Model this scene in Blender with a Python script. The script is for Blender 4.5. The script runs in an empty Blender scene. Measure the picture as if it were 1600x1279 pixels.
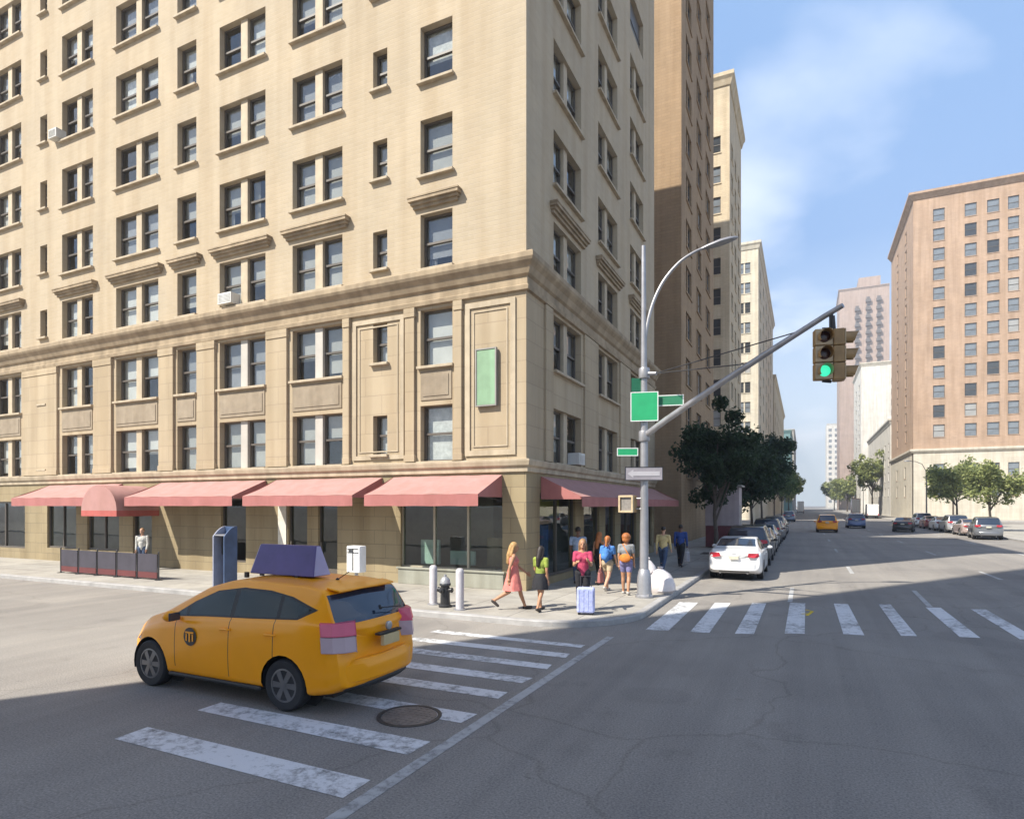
import bpy, bmesh, math, random
from mathutils import Vector, Matrix, Euler, noise
R_ = math.radians
random.seed(7)
C = bpy.context.scene.collection
SC = bpy.context.scene

# ------------------------------------------------------------------ camera
cam_d = bpy.data.cameras.new('camera'); cam = bpy.data.objects.new('camera', cam_d); C.objects.link(cam)
cam.location = (0, 0, 2.6); cam.rotation_euler = (R_(90), 0, R_(25.364))
cam_d.sensor_width = 36; cam_d.lens = 36 * 964 / 1600; cam_d.shift_y = 0.094
cam_d.clip_start = 0.1; cam_d.clip_end = 6000
SC.camera = cam
# ------------------------------------------------------------------ light
SUN_EL, SUN_AZ = 47, math.atan2(-.545, -.839)      # azimuth measured from +Y towards +X
sd = bpy.data.lights.new('sun', 'SUN'); sun = bpy.data.objects.new('sun', sd); C.objects.link(sun)
sd.energy = 5.0; sd.angle = R_(0.55); sd.color = (1.0, .94, .83)
tos = Vector((math.sin(SUN_AZ) * math.cos(R_(SUN_EL)), math.cos(SUN_AZ) * math.cos(R_(SUN_EL)), math.sin(R_(SUN_EL))))
sun.rotation_euler = tos.to_track_quat('Z', 'Y').to_euler(); sun.location = (-20, -30, 60)
SC.view_settings.view_transform = 'Standard'; SC.view_settings.look = 'None'
SC.view_settings.gamma = 1; SC.view_settings.exposure = 0.95
W = bpy.data.worlds.new('World'); SC.world = W; W.use_nodes = True
nt = W.node_tree; nt.nodes.clear()
def wn(t, **k):
    n = nt.nodes.new(t)
    for a, b in k.items(): setattr(n, a, b)
    return n
out = wn('ShaderNodeOutputWorld'); bg = wn('ShaderNodeBackground'); bg.inputs[1].default_value = .082
sky = wn('ShaderNodeTexSky', sky_type='NISHITA', sun_disc=False, sun_elevation=R_(SUN_EL), sun_rotation=SUN_AZ,
         air_density=1.0, dust_density=1.2, ozone_density=2.0)
tc = wn('ShaderNodeTexCoord'); sep = wn('ShaderNodeSeparateXYZ'); nt.links.new(tc.outputs['Generated'], sep.inputs[0])
# clouds laid on a flat layer overhead: direction divided by its height
zz = wn('ShaderNodeMath', operation='MAXIMUM'); zz.inputs[1].default_value = .06; nt.links.new(sep.outputs[2], zz.inputs[0])
za = wn('ShaderNodeMath', operation='ADD'); za.inputs[1].default_value = .18; nt.links.new(zz.outputs[0], za.inputs[0])
cmb = wn('ShaderNodeCombineXYZ')
for i in (0, 1):
    d = wn('ShaderNodeMath', operation='DIVIDE'); nt.links.new(sep.outputs[i], d.inputs[0]); nt.links.new(za.outputs[0], d.inputs[1])
    nt.links.new(d.outputs[0], cmb.inputs[i])
mp = wn('ShaderNodeMapping'); mp.inputs['Location'].default_value = (2.2, 1.1, 0); mp.inputs['Rotation'].default_value = (0, 0, R_(20)); mp.inputs['Scale'].default_value = (1.0, 1.15, 1)
nt.links.new(cmb.outputs[0], mp.inputs[0])
nz = wn('ShaderNodeTexNoise'); nz.inputs['Scale'].default_value = 1.15; nz.inputs['Detail'].default_value = 6; nz.inputs['Roughness'].default_value = .5; nz.inputs['Distortion'].default_value = .35
nt.links.new(mp.outputs[0], nz.inputs[0])
rmp = wn('ShaderNodeValToRGB'); rmp.color_ramp.elements[0].position = .52; rmp.color_ramp.elements[1].position = .80
rmp.color_ramp.elements[0].color = (0, 0, 0, 1); rmp.color_ramp.elements[1].color = (.9, .9, .9, 1)
nt.links.new(nz.outputs[0], rmp.inputs[0])
# pale band low over the rooftops
hr = wn('ShaderNodeMapRange'); hr.inputs[1].default_value = 0; hr.inputs[2].default_value = .36; hr.inputs[3].default_value = .78; hr.inputs[4].default_value = 0
nt.links.new(sep.outputs[2], hr.inputs[0])
mh = wn('ShaderNodeMixRGB'); mh.inputs[2].default_value = (8.6, 9.6, 9.8, 1); nt.links.new(hr.outputs[0], mh.inputs[0]); tn = wn('ShaderNodeMixRGB', blend_type='MULTIPLY'); tn.inputs[0].default_value = 1; tn.inputs[2].default_value = (.98, 1.06, 1.22, 1); nt.links.new(sky.outputs[0], tn.inputs[1]); br_ = wn('ShaderNodeMapRange'); br_.inputs[1].default_value = .62; br_.inputs[2].default_value = .85; br_.inputs[3].default_value = .8; br_.inputs[4].default_value = 0; nt.links.new(sep.outputs[2], br_.inputs[0])
mb_ = wn('ShaderNodeMixRGB'); mb_.inputs[2].default_value = (2.1, 3.7, 6.5, 1); nt.links.new(br_.outputs[0], mb_.inputs[0]); nt.links.new(tn.outputs[0], mb_.inputs[1]); nt.links.new(mb_.outputs[0], mh.inputs[1])
mc = wn('ShaderNodeMixRGB'); mc.inputs[2].default_value = (10., 10.3, 10.8, 1); ce_ = wn('ShaderNodeMapRange'); ce_.inputs[1].default_value = .62; ce_.inputs[2].default_value = .85; ce_.inputs[3].default_value = .95; ce_.inputs[4].default_value = .1; nt.links.new(sep.outputs[2], ce_.inputs[0]); cm_ = wn('ShaderNodeMath', operation='MULTIPLY'); nt.links.new(rmp.outputs[0], cm_.inputs[0]); nt.links.new(ce_.outputs[0], cm_.inputs[1]); nt.links.new(cm_.outputs[0], mc.inputs[0]); nt.links.new(mh.outputs[0], mc.inputs[1])
nt.links.new(mc.outputs[0], bg.inputs[0]); nt.links.new(bg.outputs[0], out.inputs[0])

# ------------------------------------------------------------------ helpers
class MB:
    def __init__(s): s.v = []; s.f = []; s.m = []
    def add(s, vs, fs, mi=0):
        b = len(s.v); s.v += [tuple(p) for p in vs]
        for f in fs: s.f.append([b + i for i in f]); s.m.append(mi)
    def quad(s, a, b, c, d, mi=0): s.add([a, b, c, d], [(0, 1, 2, 3)], mi)
    def hexa(s, p, mi=0):   # 8 points: bottom loop, top loop
        s.add(p, [(3, 2, 1, 0), (4, 5, 6, 7), (0, 1, 5, 4), (1, 2, 6, 5), (2, 3, 7, 6), (3, 0, 4, 7)], mi)
    def box(s, x0, x1, y0, y1, z0, z1, mi=0):
        s.hexa([(x0, y0, z0), (x1, y0, z0), (x1, y1, z0), (x0, y1, z0), (x0, y0, z1), (x1, y0, z1), (x1, y1, z1), (x0, y1, z1)], mi)
    def prism(s, poly, z0, z1, mi=0):
        n = len(poly); vs = [(x, y, z0) for x, y in poly] + [(x, y, z1) for x, y in poly]
        s.add(vs, [tuple(range(n))[::-1], tuple(range(n, 2 * n))] + [(i, (i + 1) % n, n + (i + 1) % n, n + i) for i in range(n)], mi)
    def tube(s, pts, rad, n=10, mi=0, cap=True):
        pts = [Vector(p) for p in pts]
        if not isinstance(rad, (list, tuple)): rad = [rad] * len(pts)
        rings = []; up = Vector((0, 0, 1)); prev = None
        for i, p in enumerate(pts):
            t = (pts[min(i + 1, len(pts) - 1)] - pts[max(i - 1, 0)]).normalized()
            if prev is None:
                a = t.cross(up)
                if a.length < .05: a = t.cross(Vector((1, 0, 0)))
            else: a = prev - t * prev.dot(t)
            a.normalize(); b = t.cross(a); prev = a
            rings.append([p + (a * math.cos(2 * math.pi * k / n) + b * math.sin(2 * math.pi * k / n)) * rad[i] for k in range(n)])
        vs = [q for r in rings for q in r]; fs = []
        for i in range(len(rings) - 1):
            for k in range(n): fs.append((i * n + k, i * n + (k + 1) % n, (i + 1) * n + (k + 1) % n, (i + 1) * n + k))
        if cap: fs += [tuple(range(n))[::-1], tuple(range((len(rings) - 1) * n, len(rings) * n))]
        s.add(vs, fs, mi)
    def lathe(s, prof, c=(0, 0, 0), n=20, axis='z', mi=0):
        vs = []; fs = []
        for r, h in prof:
            for k in range(n):
                a = 2 * math.pi * k / n; x, y = r * math.cos(a), r * math.sin(a)
                p = (x, y, h) if axis == 'z' else ((x, h, y) if axis == 'y' else (h, x, y))
                vs.append((c[0] + p[0], c[1] + p[1], c[2] + p[2]))
        for i in range(len(prof) - 1):
            for k in range(n): fs.append((i * n + k, i * n + (k + 1) % n, (i + 1) * n + (k + 1) % n, (i + 1) * n + k))
        fs += [tuple(range(n))[::-1], tuple(range((len(prof) - 1) * n, len(prof) * n))]
        s.add(vs, fs, mi)
    def ell(s, c, r, n=10, m=8, rot=None, mi=0):
        vs = []; fs = []; c = Vector(c)
        def q(p):
            p = Vector(p)
            return c + (rot @ p if rot is not None else p)
        vs.append(q((0, 0, r[2])))
        for i in range(1, m):
            for k in range(n):
                a = math.pi * i / m; b = 2 * math.pi * k / n
                vs.append(q((r[0] * math.sin(a) * math.cos(b), r[1] * math.sin(a) * math.sin(b), r[2] * math.cos(a))))
        vs.append(q((0, 0, -r[2]))); e = len(vs) - 1
        for k in range(n): fs.append((0, 1 + k, 1 + (k + 1) % n)); fs.append((e, e - n + (k + 1) % n, e - n + k))
        for i in range(m - 2):
            for k in range(n): fs.append((1 + i * n + k, 1 + (i + 1) * n + k, 1 + (i + 1) * n + (k + 1) % n, 1 + i * n + (k + 1) % n))
        s.add(vs, fs, mi)
    def mesh(s, name, mats, smooth=False, fix=True, bevel=0):
        me = bpy.data.meshes.new(name); me.from_pydata(s.v, [], s.f)
        for m in (mats if isinstance(mats, (list, tuple)) else [mats]): me.materials.append(m)
        for p, i in zip(me.polygons, s.m): p.material_index = i
        if fix or bevel:
            bm = bmesh.new(); bm.from_mesh(me)
            if bevel:
                bmesh.ops.remove_doubles(bm, verts=bm.verts, dist=1e-5)
                bmesh.ops.bevel(bm, geom=[e for e in bm.edges if len(e.link_faces) == 2 and e.calc_face_angle(0) > .5], offset=bevel, segments=2, affect='EDGES', profile=.5)
            bmesh.ops.recalc_face_normals(bm, faces=bm.faces); bm.to_mesh(me); bm.free()
        if smooth: shade(me, smooth if isinstance(smooth, (int, float)) and smooth > 1 else 40)
        return me
    def build(s, name, mats, parent=None, smooth=False, loc=None, rz=0, fix=True, bevel=0):
        o = bpy.data.objects.new(name, s.mesh(name, mats, smooth, fix, bevel)); C.objects.link(o)
        if parent is not None: o.parent = parent
        if loc is not None: o.location = loc
        o.rotation_euler[2] = rz
        return o
def shade(me, ang=40):
    me.polygons.foreach_set('use_smooth', [True] * len(me.polygons))
    try: me.set_sharp_from_angle(angle=R_(ang))
    except Exception: pass
def tag(o, label=None, cat=None, group=None, kind=None):
    if label: o['label'] = label
    if cat: o['category'] = cat
    if group: o['group'] = group
    if kind: o['kind'] = kind
    return o
def thing(name, label, cat, loc=(0, 0, 0), rz=0, group=None):
    o = bpy.data.objects.new(name, None); C.objects.link(o); o.location = loc; o.rotation_euler[2] = rz
    o.empty_display_size = .3
    return tag(o, label, cat, group)
def inst(name, me, parent, loc=(0, 0, 0), rz=0):
    o = bpy.data.objects.new(name, me); C.objects.link(o); o.parent = parent; o.location = loc; o.rotation_euler[2] = rz
    return o
def copy_tree(o, parent=None):
    c = o.copy(); C.objects.link(c); c.parent = parent
    for ch in list(o.children): copy_tree(ch, c)
    return c

# ------------------------------------------------------------------ materials
def mat(name, col, rough=.7, metal=0, var=.12, scale=1.5, bump=0, bscale=30, spec=.5, streak=0, col2=None, coat=0, coord='Object', emit=None):
    m = bpy.data.materials.new(name); m.use_nodes = True; t = m.node_tree; b = t.nodes['Principled BSDF']
    b.inputs['Roughness'].default_value = rough; b.inputs['Metallic'].default_value = metal
    b.inputs['Specular IOR Level'].default_value = spec
    if coat: b.inputs['Coat Weight'].default_value = coat; b.inputs['Coat Roughness'].default_value = .06
    if emit: b.inputs['Emission Color'].default_value = (*emit[0], 1); b.inputs['Emission Strength'].default_value = emit[1]
    if var <= 0 and not bump: b.inputs['Base Color'].default_value = (*col, 1); return m
    tcn = t.nodes.new('ShaderNodeTexCoord'); src = tcn.outputs[coord]
    if coord == 'World': pass
    n = t.nodes.new('ShaderNodeTexNoise'); n.inputs['Scale'].default_value = scale; n.inputs['Detail'].default_value = 7; n.inputs['Roughness'].default_value = .6
    t.links.new(src, n.inputs[0])
    r = t.nodes.new('ShaderNodeValToRGB'); r.color_ramp.elements[0].position = .3; r.color_ramp.elements[1].position = .7
    lo = tuple(c * (1 - var) for c in col); hi = col2 if col2 else tuple(min(1, c * (1 + var)) for c in col)
    r.color_ramp.elements[0].color = (*lo, 1); r.color_ramp.elements[1].color = (*hi, 1)
    t.links.new(n.outputs[0], r.inputs[0]); last = r.outputs[0]
    if streak:
        mpn = t.nodes.new('ShaderNodeMapping'); mpn.inputs['Scale'].default_value = (1.3, 1.3, .09); t.links.new(src, mpn.inputs[0])
        n2 = t.nodes.new('ShaderNodeTexNoise'); n2.inputs['Scale'].default_value = 2.2; n2.inputs['Detail'].default_value = 6; t.links.new(mpn.outputs[0], n2.inputs[0])
        r2 = t.nodes.new('ShaderNodeValToRGB'); r2.color_ramp.elements[0].position = .38; r2.color_ramp.elements[1].position = .62
        k = 1 - streak; r2.color_ramp.elements[0].color = (k, k * .98, k * .95, 1); r2.color_ramp.elements[1].color = (1, 1, 1, 1)
        t.links.new(n2.outputs[0], r2.inputs[0])
        mx = t.nodes.new('ShaderNodeMixRGB'); mx.blend_type = 'MULTIPLY'; mx.inputs[0].default_value = 1
        t.links.new(last, mx.inputs[1]); t.links.new(r2.outputs[0], mx.inputs[2]); last = mx.outputs[0]
    t.links.new(last, b.inputs['Base Color'])
    if bump:
        n3 = t.nodes.new('ShaderNodeTexNoise'); n3.inputs['Scale'].default_value = bscale; n3.inputs['Detail'].default_value = 5; t.links.new(src, n3.inputs[0])
        bp = t.nodes.new('ShaderNodeBump'); bp.inputs['Strength'].default_value = bump; bp.inputs['Distance'].default_value = .02
        t.links.new(n3.outputs[0], bp.inputs['Height']); t.links.new(bp.outputs[0], b.inputs['Normal'])
    return m
def masonry(name, c1, c2, mortar, bw, bh, ms=.012, var=.15, streak=.14, rough=.85, bump=.35):
    """brick or block coursing that runs round the corners of an axis aligned building, plus patchy colour and rain streaks"""
    m = bpy.data.materials.new(name); m.use_nodes = True; t = m.node_tree; b = t.nodes['Principled BSDF']; L = t.links.new
    b.inputs['Roughness'].default_value = rough; b.inputs['Specular IOR Level'].default_value = .25
    g = t.nodes.new('ShaderNodeNewGeometry'); s = t.nodes.new('ShaderNodeSeparateXYZ'); L(g.outputs['Position'], s.inputs[0])
    a = t.nodes.new('ShaderNodeMath'); a.operation = 'ADD'; L(s.outputs[0], a.inputs[0]); L(s.outputs[1], a.inputs[1])
    c = t.nodes.new('ShaderNodeCombineXYZ'); L(a.outputs[0], c.inputs[0]); L(s.outputs[2], c.inputs[1])
    br = t.nodes.new('ShaderNodeTexBrick'); br.inputs['Scale'].default_value = 1; br.inputs['Brick Width'].default_value = bw; br.inputs['Row Height'].default_value = bh
    br.inputs['Mortar Size'].default_value = ms; br.inputs['Color1'].default_value = (*c1, 1); br.inputs['Color2'].default_value = (*c2, 1); br.inputs['Mortar'].default_value = (*mortar, 1)
    L(c.outputs[0], br.inputs[0])
    n = t.nodes.new('ShaderNodeTexNoise'); n.inputs['Scale'].default_value = .45; n.inputs['Detail'].default_value = 8; n.inputs['Roughness'].default_value = .65; L(g.outputs['Position'], n.inputs[0])
    r = t.nodes.new('ShaderNodeValToRGB'); r.color_ramp.elements[0].position = .3; r.color_ramp.elements[1].position = .7
    r.color_ramp.elements[0].color = (1 - var, 1 - var, 1 - var * 1.1, 1); r.color_ramp.elements[1].color = (1.06, 1.04, 1.0, 1); L(n.outputs[0], r.inputs[0])
    mx = t.nodes.new('ShaderNodeMixRGB'); mx.blend_type = 'MULTIPLY'; mx.inputs[0].default_value = 1; L(br.outputs[0], mx.inputs[1]); L(r.outputs[0], mx.inputs[2])
    mpn = t.nodes.new('ShaderNodeMapping'); mpn.inputs['Scale'].default_value = (1.1, 1.1, .07); L(g.outputs['Position'], mpn.inputs[0])
    n2 = t.nodes.new('ShaderNodeTexNoise'); n2.inputs['Scale'].default_value = 1.6; n2.inputs['Detail'].default_value = 7; L(mpn.outputs[0], n2.inputs[0])
    r2 = t.nodes.new('ShaderNodeValToRGB'); r2.color_ramp.elements[0].position = .36; r2.color_ramp.elements[1].position = .6
    k = 1 - streak; r2.color_ramp.elements[0].color = (k, k * .97, k * .93, 1); r2.color_ramp.elements[1].color = (1, 1, 1, 1); L(n2.outputs[0], r2.inputs[0])
    mx2 = t.nodes.new('ShaderNodeMixRGB'); mx2.blend_type = 'MULTIPLY'; mx2.inputs[0].default_value = 1; L(mx.outputs[0], mx2.inputs[1]); L(r2.outputs[0], mx2.inputs[2])
    L(mx2.outputs[0], b.inputs['Base Color'])
    bp = t.nodes.new('ShaderNodeBump'); bp.inputs['Strength'].default_value = bump; bp.inputs['Distance'].default_value = .01; bp.invert = True
    L(br.outputs['Fac'], bp.inputs['Height']); L(bp.outputs[0], b.inputs['Normal'])
    return m
def glass(name, tint=(.75, .8, .8), refl=1.5, base=.05, rough=.02):
    m = bpy.data.materials.new(name); m.use_nodes = True; t = m.node_tree; t.nodes.clear(); L = t.links.new
    o = t.nodes.new('ShaderNodeOutputMaterial'); mx = t.nodes.new('ShaderNodeMixShader'); tr = t.nodes.new('ShaderNodeBsdfTransparent'); gl = t.nodes.new('ShaderNodeBsdfGlossy')
    tr.inputs[0].default_value = (*tint, 1); gl.inputs['Roughness'].default_value = rough; gl.inputs[0].default_value = (.95, .97, 1, 1)
    lw = t.nodes.new('ShaderNodeLayerWeight'); fr = t.nodes.new('ShaderNodeMath'); fr.operation = 'POWER'; fr.inputs[1].default_value = 4.0; L(lw.outputs['Facing'], fr.inputs[0])
    ma = t.nodes.new('ShaderNodeMath'); ma.operation = 'MULTIPLY_ADD'; ma.inputs[1].default_value = refl * .5; ma.inputs[2].default_value = base; ma.use_clamp = True
    tcn = t.nodes.new('ShaderNodeTexCoord'); n = t.nodes.new('ShaderNodeTexNoise'); n.inputs['Scale'].default_value = .7; L(tcn.outputs['Object'], n.inputs[0])
    bp = t.nodes.new('ShaderNodeBump'); bp.inputs['Strength'].default_value = .12; bp.inputs['Distance'].default_value = .05; L(n.outputs[0], bp.inputs['Height']); L(bp.outputs[0], gl.inputs['Normal'])
    L(fr.outputs[0], ma.inputs[0]); L(ma.outputs[0], mx.inputs[0]); L(tr.outputs[0], mx.inputs[1]); L(gl.outputs[0], mx.inputs[2]); L(mx.outputs[0], o.inputs[0])
    return m
M = {}
M['buff'] = masonry('buff_brick', (.44, .368, .270), (.415, .345, .25), (.43, .362, .275), .42, .14, .014, .08, .10)
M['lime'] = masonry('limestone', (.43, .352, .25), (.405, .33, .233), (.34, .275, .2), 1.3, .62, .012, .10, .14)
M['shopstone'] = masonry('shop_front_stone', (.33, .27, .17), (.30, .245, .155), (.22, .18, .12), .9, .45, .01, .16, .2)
M['trim'] = mat('cream_trim_stone', (.44, .365, .262), .8, var=.12, scale=2.5, bump=.15, streak=.22)
M['hood'] = mat('weathered_cornice_stone', (.35, .272, .18), .85, var=.18, scale=2, bump=.15, streak=.25)
M['spandrel'] = mat('grey_tan_spandrel_stone', (.29, .235, .17), .85, var=.14, scale=3, bump=.2, streak=.15)
M['pale_mullion'] = mat('pale_painted_mullion', (.44, .41, .365), .6, var=.1, streak=.15)
M['frame'] = mat('bronze_window_frame', (.10, .085, .07), .5, var=.15)
M['framegrey'] = mat('grey_window_frame', (.25, .24, .22), .5, var=.15)
M['pane'] = glass('window_glass', (.86, .89, .89), 1.5, .10)
M['blind'] = mat('roller_blind', (.34, .335, .315), .9, var=.12); M['blindc'] = mat('pale_roller_blind', (.52, .51, .475), .9, var=.1); M['blindd'] = mat('slate_roller_blind', (.23, .235, .25), .9, var=.12)
M['blind2'] = mat('net_curtain', (.50, .50, .475), .9, var=.25, scale=6)
M['interior'] = mat('dark_interior', (.22, .205, .19), .9, var=.3, scale=.8)
M['shopglass'] = glass('shop_window_glass', (.62, .70, .67), 1.6, .05)
M['awn'] = mat('salmon_awning_canvas', (.40, .215, .195), .8, var=.07, scale=3, bump=.08, bscale=60, streak=.08)
M['awnv'] = mat('salmon_awning_valance', (.36, .135, .125), .8, var=.08, scale=3, bump=.08, streak=.08)
M['awnred'] = mat('red_awning_canvas', (.42, .10, .085), .8, var=.1, scale=3, streak=.1)
M['metal'] = mat('galvanised_pole_paint', (.37, .37, .39), .42, .55, var=.12, scale=4, streak=.15)
M['darkmetal'] = mat('dark_metal', (.06, .06, .065), .45, .5, var=.2)
M['black'] = mat('black_rubber', (.018, .018, .02), .75, var=.2, scale=8, bump=.1)
M['blackpaint'] = mat('black_paint', (.025, .025, .028), .4, var=.2, scale=6)
M['white'] = mat('white_enamel', (.78, .78, .77), .45, var=.06, scale=4, streak=.1)
M['rubberpaint'] = mat('yellow_spray_paint', (.7, .5, .03), .8, var=.2)
def asphalt():
    m = bpy.data.materials.new('asphalt'); m.use_nodes = True; t = m.node_tree; b = t.nodes['Principled BSDF']; L = t.links.new
    b.inputs['Roughness'].default_value = .82; b.inputs['Specular IOR Level'].default_value = .35
    g = t.nodes.new('ShaderNodeNewGeometry')
    def ns(sc, det, lo, hi, p0, p1, vec=None):
        n = t.nodes.new('ShaderNodeTexNoise'); n.inputs['Scale'].default_value = sc; n.inputs['Detail'].default_value = det; n.inputs['Roughness'].default_value = .62; L(vec or g.outputs['Position'], n.inputs[0])
        r = t.nodes.new('ShaderNodeValToRGB'); r.color_ramp.elements[0].position = p0; r.color_ramp.elements[1].position = p1
        r.color_ramp.elements[0].color = (*lo, 1); r.color_ramp.elements[1].color = (*hi, 1); L(n.outputs[0], r.inputs[0]); return r.outputs[0], n.outputs[0]
    def mul(a, c):
        x = t.nodes.new('ShaderNodeMixRGB'); x.blend_type = 'MULTIPLY'; x.inputs[0].default_value = 1; L(a, x.inputs[1]); L(c, x.inputs[2]); return x.outputs[0]
    base, _ = ns(.22, 6, (.225, .209, .190), (.295, .275, .247), .32, .68)
    fine, fh = ns(46, 3, (.62, .62, .62), (1.3, 1.29, 1.28), .3, .7)
    mp1 = t.nodes.new('ShaderNodeMapping'); mp1.inputs['Scale'].default_value = (1.3, .035, 1); L(g.outputs['Position'], mp1.inputs[0])
    track, _ = ns(1.0, 4, (.86, .86, .87), (1.07, 1.06, 1.05), .35, .65, mp1.outputs[0])
    spots, _ = ns(1.1, 8, (.80, .79, .79), (1, 1, 1), .24, .42)
    patch, _ = ns(.13, 2, (.90, .90, .905), (1, 1, 1), .40, .404)
    oil, _ = ns(3.2, 3, (.70, .69, .68), (1, 1, 1), .25, .31)
    v = t.nodes.new('ShaderNodeTexVoronoi'); v.feature = 'DISTANCE_TO_EDGE'; v.inputs['Scale'].default_value = .22
    n4 = t.nodes.new('ShaderNodeTexNoise'); n4.inputs['Scale'].default_value = .9; n4.inputs['Detail'].default_value = 8; L(g.outputs['Position'], n4.inputs[0])
    ad = t.nodes.new('ShaderNodeMixRGB'); ad.blend_type = 'ADD'; ad.inputs[0].default_value = 1.6; L(g.outputs['Position'], ad.inputs[1]); L(n4.outputs['Color'], ad.inputs[2]); L(ad.outputs[0], v.inputs[0])
    cr = t.nodes.new('ShaderNodeValToRGB'); cr.color_ramp.elements[0].position = .002; cr.color_ramp.elements[1].position = .007; cr.color_ramp.elements[0].color = (.84, .83, .82, 1); cr.color_ramp.elements[1].color = (1, 1, 1, 1); L(v.outputs[0], cr.inputs[0])
    L(mul(mul(mul(mul(mul(mul(base, fine), track), spots), patch), oil), cr.outputs[0]), b.inputs['Base Color'])
    bp = t.nodes.new('ShaderNodeBump'); bp.inputs['Strength'].default_value = .35; bp.inputs['Distance'].default_value = .012; L(fh, bp.inputs['Height']); L(bp.outputs[0], b.inputs['Normal'])
    return m
M['asphalt'] = asphalt()
def paving():
    m = bpy.data.materials.new('sidewalk_concrete'); m.use_nodes = True; t = m.node_tree; b = t.nodes['Principled BSDF']; L = t.links.new
    b.inputs['Roughness'].default_value = .85; b.inputs['Specular IOR Level'].default_value = .3
    g = t.nodes.new('ShaderNodeNewGeometry')
    br = t.nodes.new('ShaderNodeTexBrick'); br.offset = 0; br.inputs['Scale'].default_value = 1; br.inputs['Brick Width'].default_value = 1.5; br.inputs['Row Height'].default_value = 1.5; br.inputs['Mortar Size'].default_value = .012
    br.inputs['Color1'].default_value = (.40, .375, .33, 1); br.inputs['Color2'].default_value = (.34, .32, .285, 1); br.inputs['Mortar'].default_value = (.17, .16, .15, 1); L(g.outputs['Position'], br.inputs[0])
    n = t.nodes.new('ShaderNodeTexNoise'); n.inputs['Scale'].default_value = 1.3; n.inputs['Detail'].default_value = 9; n.inputs['Roughness'].default_value = .68; L(g.outputs['Position'], n.inputs[0])
    r = t.nodes.new('ShaderNodeValToRGB'); r.color_ramp.elements[0].position = .3; r.color_ramp.elements[1].position = .65; r.color_ramp.elements[0].color = (.74, .73, .72, 1); r.color_ramp.elements[1].color = (1.05, 1.05, 1.04, 1); L(n.outputs[0], r.inputs[0])
    v = t.nodes.new('ShaderNodeTexVoronoi'); v.inputs['Scale'].default_value = 2.2; L(g.outputs['Position'], v.inputs[0])
    r2 = t.nodes.new('ShaderNodeValToRGB'); r2.color_ramp.elements[0].position = .05; r2.color_ramp.elements[1].position = .075; r2.color_ramp.elements[0].color = (.55, .54, .53, 1); r2.color_ramp.elements[1].color = (1, 1, 1, 1); L(v.outputs['Distance'], r2.inputs[0])
    x = t.nodes.new('ShaderNodeMixRGB'); x.blend_type = 'MULTIPLY'; x.inputs[0].default_value = 1; L(br.outputs[0], x.inputs[1]); L(r.outputs[0], x.inputs[2])
    x2 = t.nodes.new('ShaderNodeMixRGB'); x2.blend_type = 'MULTIPLY'; x2.inputs[0].default_value = .8; L(x.outputs[0], x2.inputs[1]); L(r2.outputs[0], x2.inputs[2])
    L(x2.outputs[0], b.inputs['Base Color']); return m
M['paving'] = paving()
M['kerb'] = mat('granite_kerb', (.33, .32, .31), .8, var=.2, scale=3, bump=.2, coord='Object')
def paint(name, col):
    """road paint worn through to the asphalt in patches"""
    m = bpy.data.materials.new(name); m.use_nodes = True; t = m.node_tree; b = t.nodes['Principled BSDF']; L = t.links.new
    b.inputs['Roughness'].default_value = .75; g = t.nodes.new('ShaderNodeNewGeometry')
    n = t.nodes.new('ShaderNodeTexNoise'); n.inputs['Scale'].default_value = 7; n.inputs['Detail'].default_value = 10; n.inputs['Roughness'].default_value = .75; L(g.outputs['Position'], n.inputs[0])
    n2 = t.nodes.new('ShaderNodeTexNoise'); n2.inputs['Scale'].default_value = .8; n2.inputs['Detail'].default_value = 3; L(g.outputs['Position'], n2.inputs[0])
    ad = t.nodes.new('ShaderNodeMath'); ad.operation = 'MULTIPLY_ADD'; ad.inputs[1].default_value = .55; L(n2.outputs[0], ad.inputs[0]); L(n.outputs[0], ad.inputs[2])
    r = t.nodes.new('ShaderNodeValToRGB'); r.color_ramp.elements[0].position = .61; r.color_ramp.elements[1].position = .80; r.color_ramp.elements[0].color = (.20, .195, .19, 1); r.color_ramp.elements[1].color = (*col, 1)
    L(ad.outputs[0], r.inputs[0]); L(r.outputs[0], b.inputs['Base Color']); return m
M['paint'] = paint('worn_white_road_paint', (.66, .66, .66))
M['paintold'] = paint('faded_road_paint', (.42, .42, .41))

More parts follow.
